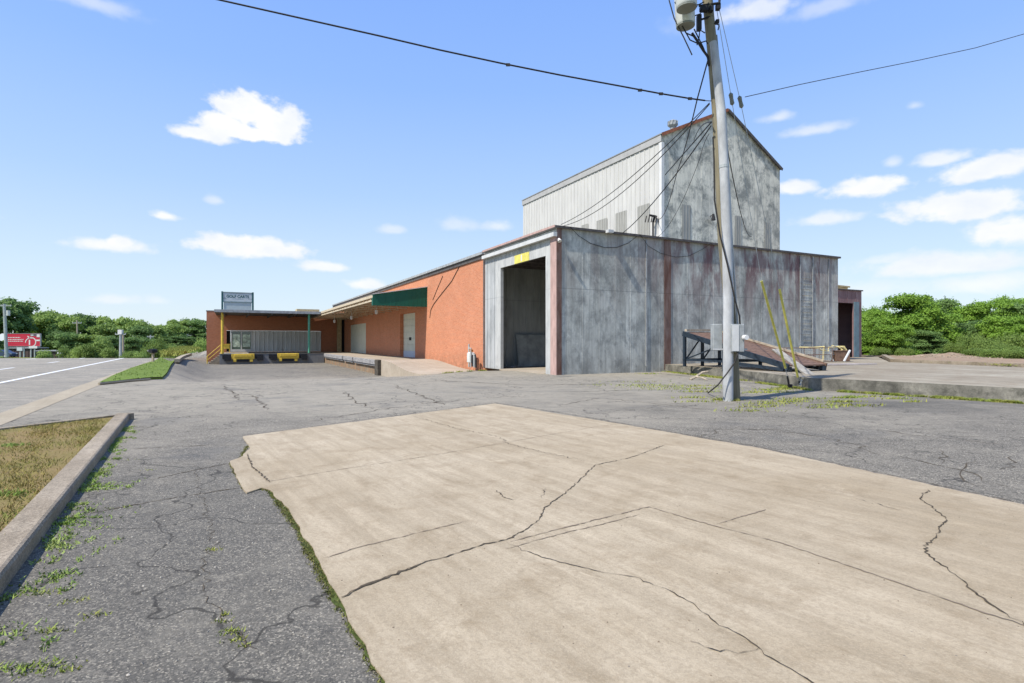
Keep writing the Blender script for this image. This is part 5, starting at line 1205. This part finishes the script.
low_shed(8.5, 30, 347.8, 108, 'low dark shed under the red billboard'); low_shed(37.5, 56.8, 350.6, 104, 'low dark brown shed with a pale roof edge right of the billboard')
# cars
def car(px, ybase, Y, label, paint, heading, scale=1.0, z=None):
    c = AT(px, ybase, Y); zg = float(H(c.x, c.y)) if z is None else z
    th = thing('parked_car', label, 'car', (c.x, Y, zg), heading); L, Wd = 4.5 * scale, 1.8
    prof = [(-2.25, .35), (-2.25, .85), (-1.9, .98), (-1.35, 1.02), (-.75, 1.45), (.7, 1.47), (1.35, 1.05), (2.1, .9), (2.25, .7), (2.25, .35)]
    m = MB(); n = len(prof)
    for sgn in (1,):
        for (a, b), (c_, d) in zip(prof, prof[1:] + prof[:1]):
            m.face([(a, -Wd / 2, b), (a, Wd / 2, b), (c_, Wd / 2, d), (c_, -Wd / 2, d)])
    m.face([(a, -Wd / 2, b) for a, b in prof]); m.face([(a, Wd / 2, b) for a, b in prof[::-1]])
    o = obj('body', m, paint, th); bevel(o, .05, 2)
    m = MB()
    for y in (-Wd / 2 - .01, Wd / 2 + .01): m.face([(-1.25, y, 1.02), (-.72, y, 1.40), (.66, y, 1.41), (1.2, y, 1.05)])
    obj('window', m, M['glass'], th)
    for x in (-1.4, 1.4):
        for y in (-Wd / 2 + .1, Wd / 2 - .1):
            m = MB(); m.tube([(x, y - .12, .33), (x, y + .12, .33)], .33, 14); w = obj('wheel', m, M['black'], th); m = MB(); m.tube([(x, y - .13, .33), (x, y + .13, .33)], .19, 10); obj('rim', m, M['galv'], w)
    for y in (-.65, .65): m = MB(); m.box(2.2, 2.27, y - .18, y + .18, .68, .82); obj('headlight', m, M['white'], th)
def paint(n, c):
    t = MT(n); t.col(c); t.rough(.3); t.b.inputs['Specular IOR Level'].default_value = .5; return t.m
pw, pk, pb = paint('car_silver', (.5, .52, .54)), paint('car_black', (.03, .035, .04)), paint('car_blue', (.04, .06, .11))
car(1, 354, 100, 'dark blue car at the far left edge behind the tall grey pole', pb, .05, z=-1.45)

if 0: q = P(201.5, 354.0); car(201.2, 354, q.y + 35, 'small dark car far up the side road by the brick corner', pk, 1.9, z=0.02)

# ------------------------------------------------------------------ vegetation
def crown_mesh(name, seed, n, R, Hc, leaf, lobes=14, squash=1.0, base=0.15, mat=None):
    rg = np.random.RandomState(seed); cs = []; 
    for i in range(lobes):
        a = rg.uniform(0, 2 * math.pi); rr_ = R * math.sqrt(rg.uniform(0, 1)) * .8; z = Hc * (base + (1 - base) * rg.uniform(.08, .88))
        taper = 1 - .55 * max(0, z / Hc - .45); cs.append((rr_ * math.cos(a) * taper, rr_ * math.sin(a) * taper, z, R * rg.uniform(.42, .82) / math.sqrt(lobes / 14.)))
    cs = np.array(cs); w = cs[:, 3] ** 2; w /= w.sum(); k = rg.choice(lobes, n, p=w)
    d = rg.normal(size=(n, 3)); d /= np.linalg.norm(d, axis=1)[:, None]; d[:, 2] = np.where(d[:, 2] < -.2, -d[:, 2] * .6, d[:, 2])
    rad = cs[k, 3] * (rg.uniform(.55, 1.0, n) ** .5) * (1 + .22 * rg.normal(size=n) * (rg.uniform(size=n) < .35))
    c = cs[k, :3] + d * rad[:, None] * np.array([1, 1, .82 * squash])
    c[:, 2] = np.maximum(c[:, 2], .05)
    nr = d * .7 + rg.normal(size=(n, 3)) * .55 + np.array([0, 0, .35]); nr /= np.linalg.norm(nr, axis=1)[:, None]
    t = np.cross(nr, rg.normal(size=(n, 3))); t /= np.linalg.norm(t, axis=1)[:, None]; b = np.cross(nr, t)
    s = leaf * rg.uniform(.6, 1.4, n)[:, None]
    v = np.stack([c - t * s, c - b * s * .55, c + t * s, c + b * s * .55], 1).reshape(-1, 3)
    me = bpy.data.meshes.new(name); me.vertices.add(4 * n); me.vertices.foreach_set('co', v.ravel())
    me.loops.add(4 * n); me.loops.foreach_set('vertex_index', np.arange(4 * n, dtype=np.int32))
    me.polygons.add(n); me.polygons.foreach_set('loop_start', np.arange(0, 4 * n, 4, dtype=np.int32)); me.polygons.foreach_set('loop_total', np.full(n, 4, dtype=np.int32))
    me.materials.append(mat); me.update(calc_edges=True); return me
def trunk_mesh(name, seed, Hc, r):
    rr = random.Random(seed); m = MB(); pts = [(0, 0, -.3), (rr.uniform(-.1, .1), 0, Hc * .3), (rr.uniform(-.3, .3), rr.uniform(-.2, .2), Hc * .65)]
    m.tube(pts, [r, r * .75, r * .3], 8)
    for i in range(5):
        a = rr.uniform(0, 6.28); z = Hc * rr.uniform(.22, .5); L = Hc * rr.uniform(.2, .34); m.tube([(0, 0, z), (math.cos(a) * L * .5, math.sin(a) * L * .5, z + L * .5), (math.cos(a) * L, math.sin(a) * L, z + L * .85)], [r * .45, r * .3, r * .1], 6)
    me = bpy.data.meshes.new(name); me.from_pydata(m.v, [], m.f); me.materials.append(M['bark']); me.update(); return me
VAR = {}
for key, mat_, n, R, Hc, leaf, lobes, base in (
        ('t1', 'leaf_l', 9000, 4.2, 9.5, .27, 44, .05), ('t2', 'leaf_d', 9000, 4.4, 10.5, .27, 46, .05), ('t3', 'leaf_l', 8000, 3.7, 9, .24, 34, .08),
        ('s1', 'leaf_y', 3000, 2.4, 3.0, .17, 12, .0), ('s2', 'leaf_l', 3000, 2.2, 3.2, .17, 11, .0),
        ('r1', 'leaf_r', 26000, 2.6, 5.4, .095, 60, -.12), ('r2', 'leaf_r', 24000, 2.9, 4.6, .095, 64, -.12), ('r3', 'leaf_d', 22000, 2.8, 5.6, .11, 54, -.1), ('r4', 'leaf_y', 9000, 2.0, 1.7, .085, 16, -.1), ('r5', 'leaf_r', 22000, 2.6, 5.5, .095, 46, -.1)):
    VAR[key] = (crown_mesh('crown_' + key, sum(map(ord, key)) * 7, n, R, Hc, leaf, lobes, base=base, mat=M[mat_]), trunk_mesh('trunk_' + key, ord(key[1]), Hc, .22 if key[0] == 't' else .1), R, Hc)
def plant(kind, name, label, cat, group, px, Y, ytop, z, wpx=None, rot=None):
    crown, trunk, R, Hc = VAR[kind]; p = AT(px, ytop, Y); h = max(.5, p.z - z); sc = h / (Hc * .98); sx = sc if wpx is None else (wpx / F * Y / 2) / (R * 1.0)
    th = thing(name, label, cat, (p.x, Y, z), rot if rot is not None else px * 1.7, group); th.scale = (sx, sx, sc)
    for nm, me in (('crown', crown), ('trunk', trunk)):
        o = bpy.data.objects.new(nm, me); col.objects.link(o); o.parent = th
    return th
GL = 'trees across the road'
left = [ # px, Y, ytop, width px, kind, label
 (-12, 120, 300, 60, 't2', 'tall dark tree cut by the left edge of the photo'),
 (12, 128, 299, 44, 't2', 'tallest dark tree rising behind the left end of the red billboard'),
 (30, 150, 313, 34, 't1', 'mid green tree behind the middle of the red billboard'),
 (42, 138, 312, 36, 't3', 'pale green rounded tree behind the right end of the billboard'),
 (57, 146, 312, 34, 't1', 'broad bright tree just right of the billboard'),
 (68, 134, 315, 30, 't3', 'loose-crowned tree left of the slender dark pole'),
 (82, 142, 314, 32, 't2', 'dark tree right behind the slender dark pole'),
 (95, 150, 317, 28, 't1', 'green tree midway between the slender pole and the white-headed pole'),
 (104, 132, 323, 28, 't3', 'lower pale tree left of the white-headed pole'),
 (117, 140, 318, 34, 't1', 'rounded green tree behind the white-headed pole'),
 (131, 136, 318, 30, 't3', 'green tree between the white-headed pole and the mailbox'),
 (141, 128, 326, 28, 't2', 'dark tree left of and behind the mailbox'),
 (153, 150, 325, 28, 't1', 'mid green tree straight behind the mailbox'),
 (60, 124, 331, 26, 't2', 'lower dark tree behind the pale roof edge of the brown shed'),
 (70, 108, 333, 26, 't2', 'low dark tree below the loose-crowned tree'),
 (88, 110, 335, 28, 't1', 'low green tree right of the slender dark pole'),
 (110, 104, 336, 24, 't2', 'low dark tree left beside the white-headed pole'),
 (132, 100, 337, 22, 't2', 'low dark tree right beside the white-headed pole'),
 (145, 108, 338, 22, 't2', 'low dark tree just left of the mailbox'),
]
for (px, Y, yt, w, kd, lab) in left: plant(kd, 'tree', lab, 'tree', GL, px, Y, yt, float(H(AT(px, 0, Y).x, Y)) - .2, w)
hill = [(163, 175, 325, 26, 't1', 'green tree at the left foot of the wooded hill'), (171, 185, 323, 26, 't3', 'pale tree on the left slope of the wooded hill'), (180, 200, 320.5, 26, 't1', 'rounded tree near the top of the wooded hill'), (190, 205, 318.5, 26, 't2', 'dark tree at the top of the wooded hill'), (198, 200, 320, 24, 't2', 'dark tree close left of the brick wing'), (207, 200, 333, 22, 't2', 'dark tree partly hidden by the brick wing'), (160, 150, 338, 22, 't2', 'low dark tree at the end of the row, right of the mailbox'), (176, 165, 336, 20, 't2', 'low dark tree in front of the wooded hill'), (188, 170, 337, 20, 't2', 'low dark tree behind the distant pole')]
for (px, Y, yt, w, kd, lab) in hill: plant(kd, 'tree', lab, 'tree', 'trees on the wooded hill', px, Y, yt, -.2, w)
shr = [(68, 88, 350, 16, 's1', 'olive bush at the road edge below the slender dark pole'), (79, 86, 349, 14, 's2', 'green bush just right of the slender dark pole foot'), (91, 86, 347, 18, 's1', 'bright olive bush left of the little white sign'), (103, 88, 341, 18, 's2', 'tall bright bush behind the little white sign'), (113, 86, 350, 16, 's1', 'olive bush left of the white-headed pole foot'), (130, 84, 353, 16, 's1', 'low olive bush right of the white-headed pole'), (141, 84, 353.5, 14, 's2', 'low green bush left of the mailbox'), (155, 88, 342, 16, 's1', 'yellow-green bush behind the mailbox'), (163, 95, 346, 14, 's2', 'green bush right of the mailbox'), (172, 120, 347, 12, 's2', 'greyish bush at the side road corner'), (201, 130, 342, 14, 's2', 'round bush close to the corner of the brick wing'), (45, 100, 352, 14, 's2', 'small bush in front of the brown shed')]
for (px, Y, yt, w, kd, lab) in shr: plant(kd, 'bush', lab, 'bush', 'bushes across the road', px, Y, yt, min(-.1, float(H(AT(px, 0, Y).x, Y)) - .1) - .1, w)
GR = 'bushes beyond the raised slab'
right = [
 (868, 66, 308, 34, 'r2', 'pale green bush far behind the annex corner'), (884, 54, 309, 46, 'r5', 'mid green bush between the annex and the tallest bush'),
 (910, 50, 293.5, 66, 'r1', 'tallest rounded bright green bush, first from the annex'), (872, 46, 332, 40, 'r2', 'low bright bush right against the annex wall'), (893, 45, 325, 44, 'r2', 'yellowish green bush in front of the tallest one'),
 (930, 60, 299, 50, 'r3', 'dark green bush behind and right of the tallest one'), (948, 66, 300, 44, 'r5', 'dark bush with a ragged top in the middle of the row'), (945, 52, 313, 46, 'r1', 'mid green bush above the left end of the dirt mound'),
 (968, 60, 305, 44, 'r2', 'lighter bush above the middle of the dirt mound'), (985, 58, 301, 50, 'r1', 'bright green bush right of the dirt mound'), (975, 52, 320, 42, 'r3', 'dark low bush behind the right end of the dirt mound'),
 (1006, 62, 296, 46, 'r5', 'tall spiky green bush near the right edge of the photo'), (1022, 66, 298, 44, 'r1', 'green bush at the right edge of the photo'), (1004, 50, 316, 50, 'r2', 'broad bright bush in front of the spiky one'),
 (1040, 56, 302, 60, 'r3', 'dark bush cut by the right edge of the photo'), (1030, 48, 325, 50, 'r2', 'low bright bush at the right edge of the photo'),
 (925, 47, 330, 40, 'r3', 'dark low bush at the left end of the dirt mound'), (1065, 50, 300, 60, 'r1', 'green bush outside the right edge'),
]
for (px, Y, yt, w, kd, lab) in right:
    if px > 1060: continue
    plant(kd, 'bush', lab, 'bush', GR, px, Y, yt, .3, w)
rsm = [(955, 44, 345, 16, 'low olive scrub on the left slope of the dirt mound'), (985, 43, 342, 26, 'rounded olive scrub right of the dirt mound'), (1004, 41, 347, 28, 'flat olive scrub at the foot of the broad bright bush'), (1022, 40, 350, 26, 'low scrub near the right end of the dirt strip'), (970, 45, 338, 22, 'pale scrub on top of the dirt mound'), (938, 48, 343, 20, 'small scrub in front of the dark low bush'), (976, 39, 353, 22, 'low scrub growing over the right foot of the dirt mound'), (998, 37, 354, 26, 'flattest scrub along the dirt strip, left of the photo edge'), (1018, 35, 354, 22, 'flat scrub on the dirt strip at the photo edge'), (1018, 46, 338, 34, 'taller olive scrub below the right edge bushes'), (882, 43, 350, 16, 'low weeds by the annex end of the slab'), (905, 42, 352, 14, 'short weeds in front of the yellowish bush')]
for (px, Y, yt, w, lab) in rsm: plant('r4', 'scrub', lab, 'scrub', 'scrub on the dirt strip', px, Y, yt, .38, w)

# grass, weeds --------------------------------------------------------------
def in_poly(x, y, poly):
    inside = np.zeros(x.shape, bool); n = len(poly); j = n - 1
    for i in range(n):
        xi, yi = poly[i][0], poly[i][1]; xj, yj = poly[j][0], poly[j][1]
        c = ((yi > y) != (yj > y)) & (x < (xj - xi) * (y - yi) / (yj - yi + 1e-12) + xi); inside ^= c; j = i
    return inside
def blades(name, pts, hmin, hmax, w, mat, label, cat, seed=0, lean=.6):
    rg = np.random.RandomState(seed); n = len(pts); pts = np.asarray(pts); a = rg.uniform(0, 2 * math.pi, n); h = rg.uniform(hmin, hmax, n)
    dx, dy = np.cos(a), np.sin(a); ww = w * rg.uniform(.6, 1.4, n); la = rg.uniform(0, 2 * math.pi, n); ll = h * rg.uniform(.1, lean + .3, n)
    base = pts; v = np.zeros((n, 3, 3)); v[:, 0] = base; v[:, 0, 0] += dx * ww; v[:, 0, 1] += dy * ww; v[:, 1] = base; v[:, 1, 0] -= dx * ww; v[:, 1, 1] -= dy * ww
    v[:, 2] = base; v[:, 2, 0] += np.cos(la) * ll; v[:, 2, 1] += np.sin(la) * ll; v[:, 2, 2] += h
    me = bpy.data.meshes.new(name); me.vertices.add(3 * n); me.vertices.foreach_set('co', v.ravel()); me.loops.add(3 * n); me.loops.foreach_set('vertex_index', np.arange(3 * n, dtype=np.int32))
    me.polygons.add(n); me.polygons.foreach_set('loop_start', np.arange(0, 3 * n, 3, dtype=np.int32)); me.polygons.foreach_set('loop_total', np.full(n, 3, dtype=np.int32)); me.materials.append(mat); me.update(calc_edges=True)
    o = bpy.data.objects.new(name, me); col.objects.link(o); tag(o, label, cat, kind='stuff'); return o
rg = np.random.RandomState(1)
def scatter_poly(poly, n, z, seed, clump=None):
    rg = np.random.RandomState(seed); xs = [p[0] for p in poly]; ys = [p[1] for p in poly]; out = []
    x = rg.uniform(min(xs), max(xs), n * 4); y = rg.uniform(min(ys), max(ys), n * 4); k = in_poly(x, y, poly); x, y = x[k][:n], y[k][:n]
    if clump:
        q = np.sin(x * clump) * np.cos(y * clump * 1.3 + 1) + .6 * np.sin(x * clump * 2.7 + y * clump * 2.1); k = rg.uniform(size=len(x)) < np.clip(.55 + .5 * q, .12, 1); x, y = x[k], y[k]
    return np.stack([x, y, np.full(len(x), z)], 1)
bedp = [(q.x, q.y) for q in BEDPOLY]
blades('dry_grass', scatter_poly(bedp, 60000, .09, 3, 3.0), .015, .05, .005, M['blade_dry'], 'short dry yellow-brown turf covering the kerbed bed', 'grass', 3, 1.2)
VGz = scatter_poly([(q.x, q.y) for q in VG], 40000, .095, 4); VGz[:, 2] += H(VGz[:, 0], VGz[:, 1])
blades('grass', VGz, .02, .055, .02, M['blade_green'], 'bright green mown grass on the verge strip beside the road', 'grass', 4)
def clumps(cl, seed, nper):
    rg = np.random.RandomState(seed); out = []
    for (p, sx, sy, ang, dens) in cl:
        n = int(nper * dens); a = rg.normal(size=n) * sx; b = rg.normal(size=n) * sy; c, s = math.cos(ang), math.sin(ang)
        x = p.x + a * c - b * s; y = p.y + a * s + b * c; out.append(np.stack([x, y, H(x, y) + p.z], 1))
    return np.concatenate(out)
M['blade_curb'] = mat_blade('blade_curb', ((.20, .31, .05), (.30, .34, .10), (.14, .22, .03)))
# weeds along the kerb
cl = []; rr = random.Random(21); ka = math.atan2(KD.y, KD.x)
for i in range(330):
    t = rr.uniform(1.2, 9.5)
    if rr.random() > .55 + .45 * math.sin(t * 5.1) * math.cos(t * 2.3 + 1): continue
    cl.append((KO + KD * t - KN * abs(rr.gauss(0, .05 + .05 * (1 + math.sin(t * 3.3)) + .008 * t)), .05, .02, ka + rr.uniform(-.6, .6), rr.uniform(.03, .2)))
for x, y, l in ((100, 487, .42), (85, 490, .4), (78, 518, .35), (62, 524, .4), (70, 505, .3)):
    q = P(x, y); cl.append((q, l * .36, .015, .12, .55)); cl.append((q, l * .4, .08, .3, .3))
pts = clumps(cl, 5, 220)
k = ((pts[:, 0] - KO.x) * KN.x + (pts[:, 1] - KO.y) * KN.y) < -.005; pts = pts[k]
blades('weeds', pts, .006, .026, .0065, M['blade_curb'], 'bright green creeping weeds along the foot of the left kerb', 'weeds', 5, 1.4)
cl = [(P(x, y, .1) , .09, .06, 0, .8) for x, y in ((8, 494), (14, 445))]
cl = [(Vector((p.x, p.y, .095)), a, b, c, d) for p, a, b, c, d in cl]
blades('weeds', clumps(cl, 6, 200), .015, .035, .008, M['blade_curb'], 'small green weed tufts growing in the dry kerbed bed', 'weeds', 6, 1.0)
cl = [(P(x, y), s, s * .5, .2, d) for x, y, s, d in ((213, 550, .03, .3), (222, 622, .03, .2), (232, 632, .035, .45), (225, 615, .02, .2), (236, 640, .03, .3), (245, 646, .02, .15), (50, 631, .05, .5), (50, 592, .06, .5), (70, 602, .05, .3), (95, 615, .04, .3), (10, 668, .05, .6), (32, 672, .07, .7), (45, 664, .05, .5), (62, 670, .05, .3), (120, 508, .08, .3), (103, 485, .1, .3), (150, 470, .05, .15), (258, 380, .3, .3), (122, 461, .1, .2))]
blades('weeds', clumps(cl, 7, 110), .008, .024, .0045, M['blade_weed'], 'sparse yellow-green weeds sprouting from cracks in the left asphalt', 'weeds', 7, 1.5)
# moss along the left pad edge
cl = []; edge = [(248, 446), (240, 460), (232, 464), (247, 492), (262, 489), (270, 491), (284, 507), (300, 530), (322, 572), (345, 612), (366, 650), (385, 686), (420, 760)]
for (x0, y0), (x1, y1) in zip(edge[:-1], edge[1:]):
    a, b = P(x0, y0), P(x1, y1); n = max(2, int((b - a).length / .035)); an = math.atan2(b.y - a.y, b.x - a.x)
    for i in range(n):
        c = a.lerp(b, i / n); nrm = Vector((-(b - a).y, (b - a).x, 0)).normalized()
        s = 1 if 495 < y0 + (y1 - y0) * i / n < 600 else .4
        cl.append((c - nrm * rr.uniform(-.0, .02) , .03, .012 * (.6 + s), an, rr.choice([.3, .8, 1.2]) * s))
blades('moss', clumps(cl, 8, 60), .005, .018, .005, mat_blade('blade_moss', ((.12, .13, .025), (.20, .18, .05), (.06, .07, .02))), 'dark green moss and weeds filling the gap along the left edge of the concrete', 'moss', 8, 1.5)
mm = MB()
for (x0, y0), (x1, y1) in zip(edge[5:-1], edge[6:]):
    ribbon(mm, [(x0 - 1, y0), (x1 - 1, y1)], .035, .006, .010, step=.05, wj=.9)
tag(obj('moss_strip', mm, M['moss'], ), 'dark moss lining the seam between asphalt and concrete on the left', 'moss', kind='stuff')
# weeds at the slab foot and around the pole
cl = []
def along(a, b, n, sp, sz, d, off=0):
    an = math.atan2((b - a).y, (b - a).x); nr = Vector(((b - a).y, -(b - a).x, 0)).normalized()
    for i in range(n): cl.append((a.lerp(b, rr.random()) + nr * (off + abs(rr.gauss(0, sp))), sz, sz * .4, an, d * rr.uniform(.4, 1.3)))
def PP(x, y): return P(x, y)
along(PP(838, 391.8), PP(900, 395.6), 13, .07, .06, 1.3); along(PP(905, 396), PP(940, 398), 4, .03, .05, .8); along(PP(945, 398.3), PP(985, 401), 8, .05, .06, 1.0); along(PP(995, 401.6), PP(1024, 404), 8, .05, .05, 1.1); along(PP(838, 391.8), PP(1024, 404), 20, .02, .05, .25); along(PP(668, 371.8), PP(743, 380.4), 30, .08, .25, .6); along(PP(760, 383), PP(811, 390.4), 18, .05, .12, .7)
for x, y, sx, d in ((690, 389, .9, 1.6), (665, 387, .8, 1.0), (650, 385.5, .6, .8), (700, 386, .5, .8), (640, 382, .6, .4), (700, 392, .4, .8), (770, 392.5, .5, 1.6), (775, 390, .35, 1.2), (788, 388.5, .2, 2.2), (795, 388.3, .22, 2.0), (723, 400, .15, 1.2), (731, 401, .15, .8), (770, 404, .4, .8), (785, 402, .4, 1.0), (800, 399, .4, .7), (842, 402, .25, 1.2), (846, 398, .2, 1.3), (850, 406, .4, .8), (862, 397, .25, .8), (835, 405, .3, .5), (895, 399, .2, .6), (912, 402, .15, .4), (745, 411, .4, .4), (758, 407, .4, .5), (610, 385, .5, .25), (668, 369.8, .2, 1.5), (672, 369, .25, 1.2), (648, 374, .3, .7), (805, 400, .5, .4), (700, 402, .3, .5), (690, 398, .3, .5), (822, 408, .2, .3), (880, 394, .2, .4)):
    cl.append((PP(x, y), sx, sx * .25, .1, d))
blades('weeds', clumps(cl, 9, 200), .01, .085, .012, M['blade_weed'], 'yellow-green weeds at the foot of the raised slab and around the pole', 'weeds', 9, 1.2)
cl = []; along(Vector((22.4, 24.5, .42)), Vector((21.2, 30.5, .42)), 20, .2, .2, .8); along(PP(486, 368.5), PP(425, 372), 8, .03, .1, .3)
cl = [(Vector((p.x, p.y, .42 if p.x > 15 else .0)), a, b, c, d) for p, a, b, c, d in cl]
blades('weeds', clumps(cl, 10, 230), .03, .12, .015, M['blade_weed'], 'short weeds along the back kerb of the raised slab', 'weeds', 10, 1.0)
# long roadside grass beyond and far slope grass
rgx = np.random.RandomState(12); n = 26000; s = rgx.uniform(5, 110, n); p = rgx.uniform(17.5, 24, n)
x = G0.x + R_.x * s + NL.x * p; y = G0.y + R_.y * s + NL.y * p
blades('roadside_grass', np.stack([x, y, H(x, y) - .07], 1), .15, .45, .05, M['blade_weed'], 'rough grass along the far side of the road', 'grass', 12)
poly = [(q.x, q.y) for q in (P(161, 356.4), P(176, 355.6), P(190, 352.0), P(201, 347.8), P(196, 346.6), P(160, 347))]
blades('hill_grass', scatter_poly(poly, 26000, -.07, 13), .15, .45, .12, M['blade_weed'], 'light green rough grass at the foot of the wooded hill', 'grass', 13)

# loose gravel on the asphalt and rubble on the dirt strip
def stones(name, pts, smin, smax, mat, label, seed):
    rg = np.random.RandomState(seed); n = len(pts); s = rg.uniform(smin, smax, n) ** 1.0
    d = np.array([(1, 0, 0), (-1, 0, 0), (0, 1, 0), (0, -1, 0), (0, 0, 1)], float)
    v = d[None] * s[:, None, None] * rg.uniform(.55, 1.25, (n, 5, 1)); a = rg.uniform(0, 6.28, n); c, q = np.cos(a)[:, None], np.sin(a)[:, None]
    v = np.stack([v[..., 0] * c - v[..., 1] * q, v[..., 0] * q + v[..., 1] * c, v[..., 2] * .7], -1) + np.asarray(pts)[:, None, :]
    f = np.array([(0, 2, 4), (2, 1, 4), (1, 3, 4), (3, 0, 4)]); fs = (f[None] + 5 * np.arange(n)[:, None, None]).reshape(-1, 3)
    me = bpy.data.meshes.new(name); me.from_pydata(v.reshape(-1, 3).tolist(), [], fs.tolist()); me.materials.append(mat); me.update()
    o = bpy.data.objects.new(name, me); col.objects.link(o); tag(o, label, 'gravel', kind='stuff'); return o
rg = np.random.RandomState(77); n = 2600; x = rg.uniform(-7.5, -.6, n); y = 2.2 + rg.gamma(1.6, 2.2, n)
t_ = (x - KO.x) * KN.x + (y - KO.y) * KN.y; k = (t_ < -.03) & ~in_poly(x, y, [(q.x, q.y) for q in pad]); x, y = x[k], y[k]
stones('gravel', np.stack([x, y, np.full(len(x), .002)], 1), .003, .011, simple('gravel_stone', (.30, .27, .22), .9, .6, 30), 'loose pale grit scattered over the near left asphalt', 77)
n = 900; x = rg.uniform(-1.5, 9, n); y = rg.uniform(2.3, 12, n); k = in_poly(x, y, [(q.x, q.y) for q in pad]); x, y = x[k], y[k]
stones('gravel', np.stack([x, y, np.full(len(x), .015)], 1), .002, .007, simple('grit', (.16, .12, .08), .9, .6, 30), 'sparse dark grit lying on the concrete pavement', 78)
n = 500; x = rg.normal(31.4, 2.2, n); y = rg.normal(38.5, 1.6, n); k = (x > 27.2); x, y = x[k], y[k]
stones('rubble', np.stack([x, y, .42 + .2 * np.exp(-(((x - 31.6) / 2.4) ** 2 + ((y - 40) / 1.8) ** 2) * 1.3)], 1), .03, .12, simple('rubble_stone', (.24, .19, .14), .9, .5, 6), 'broken pale rubble strewn on the dirt strip before the bushes', 79)
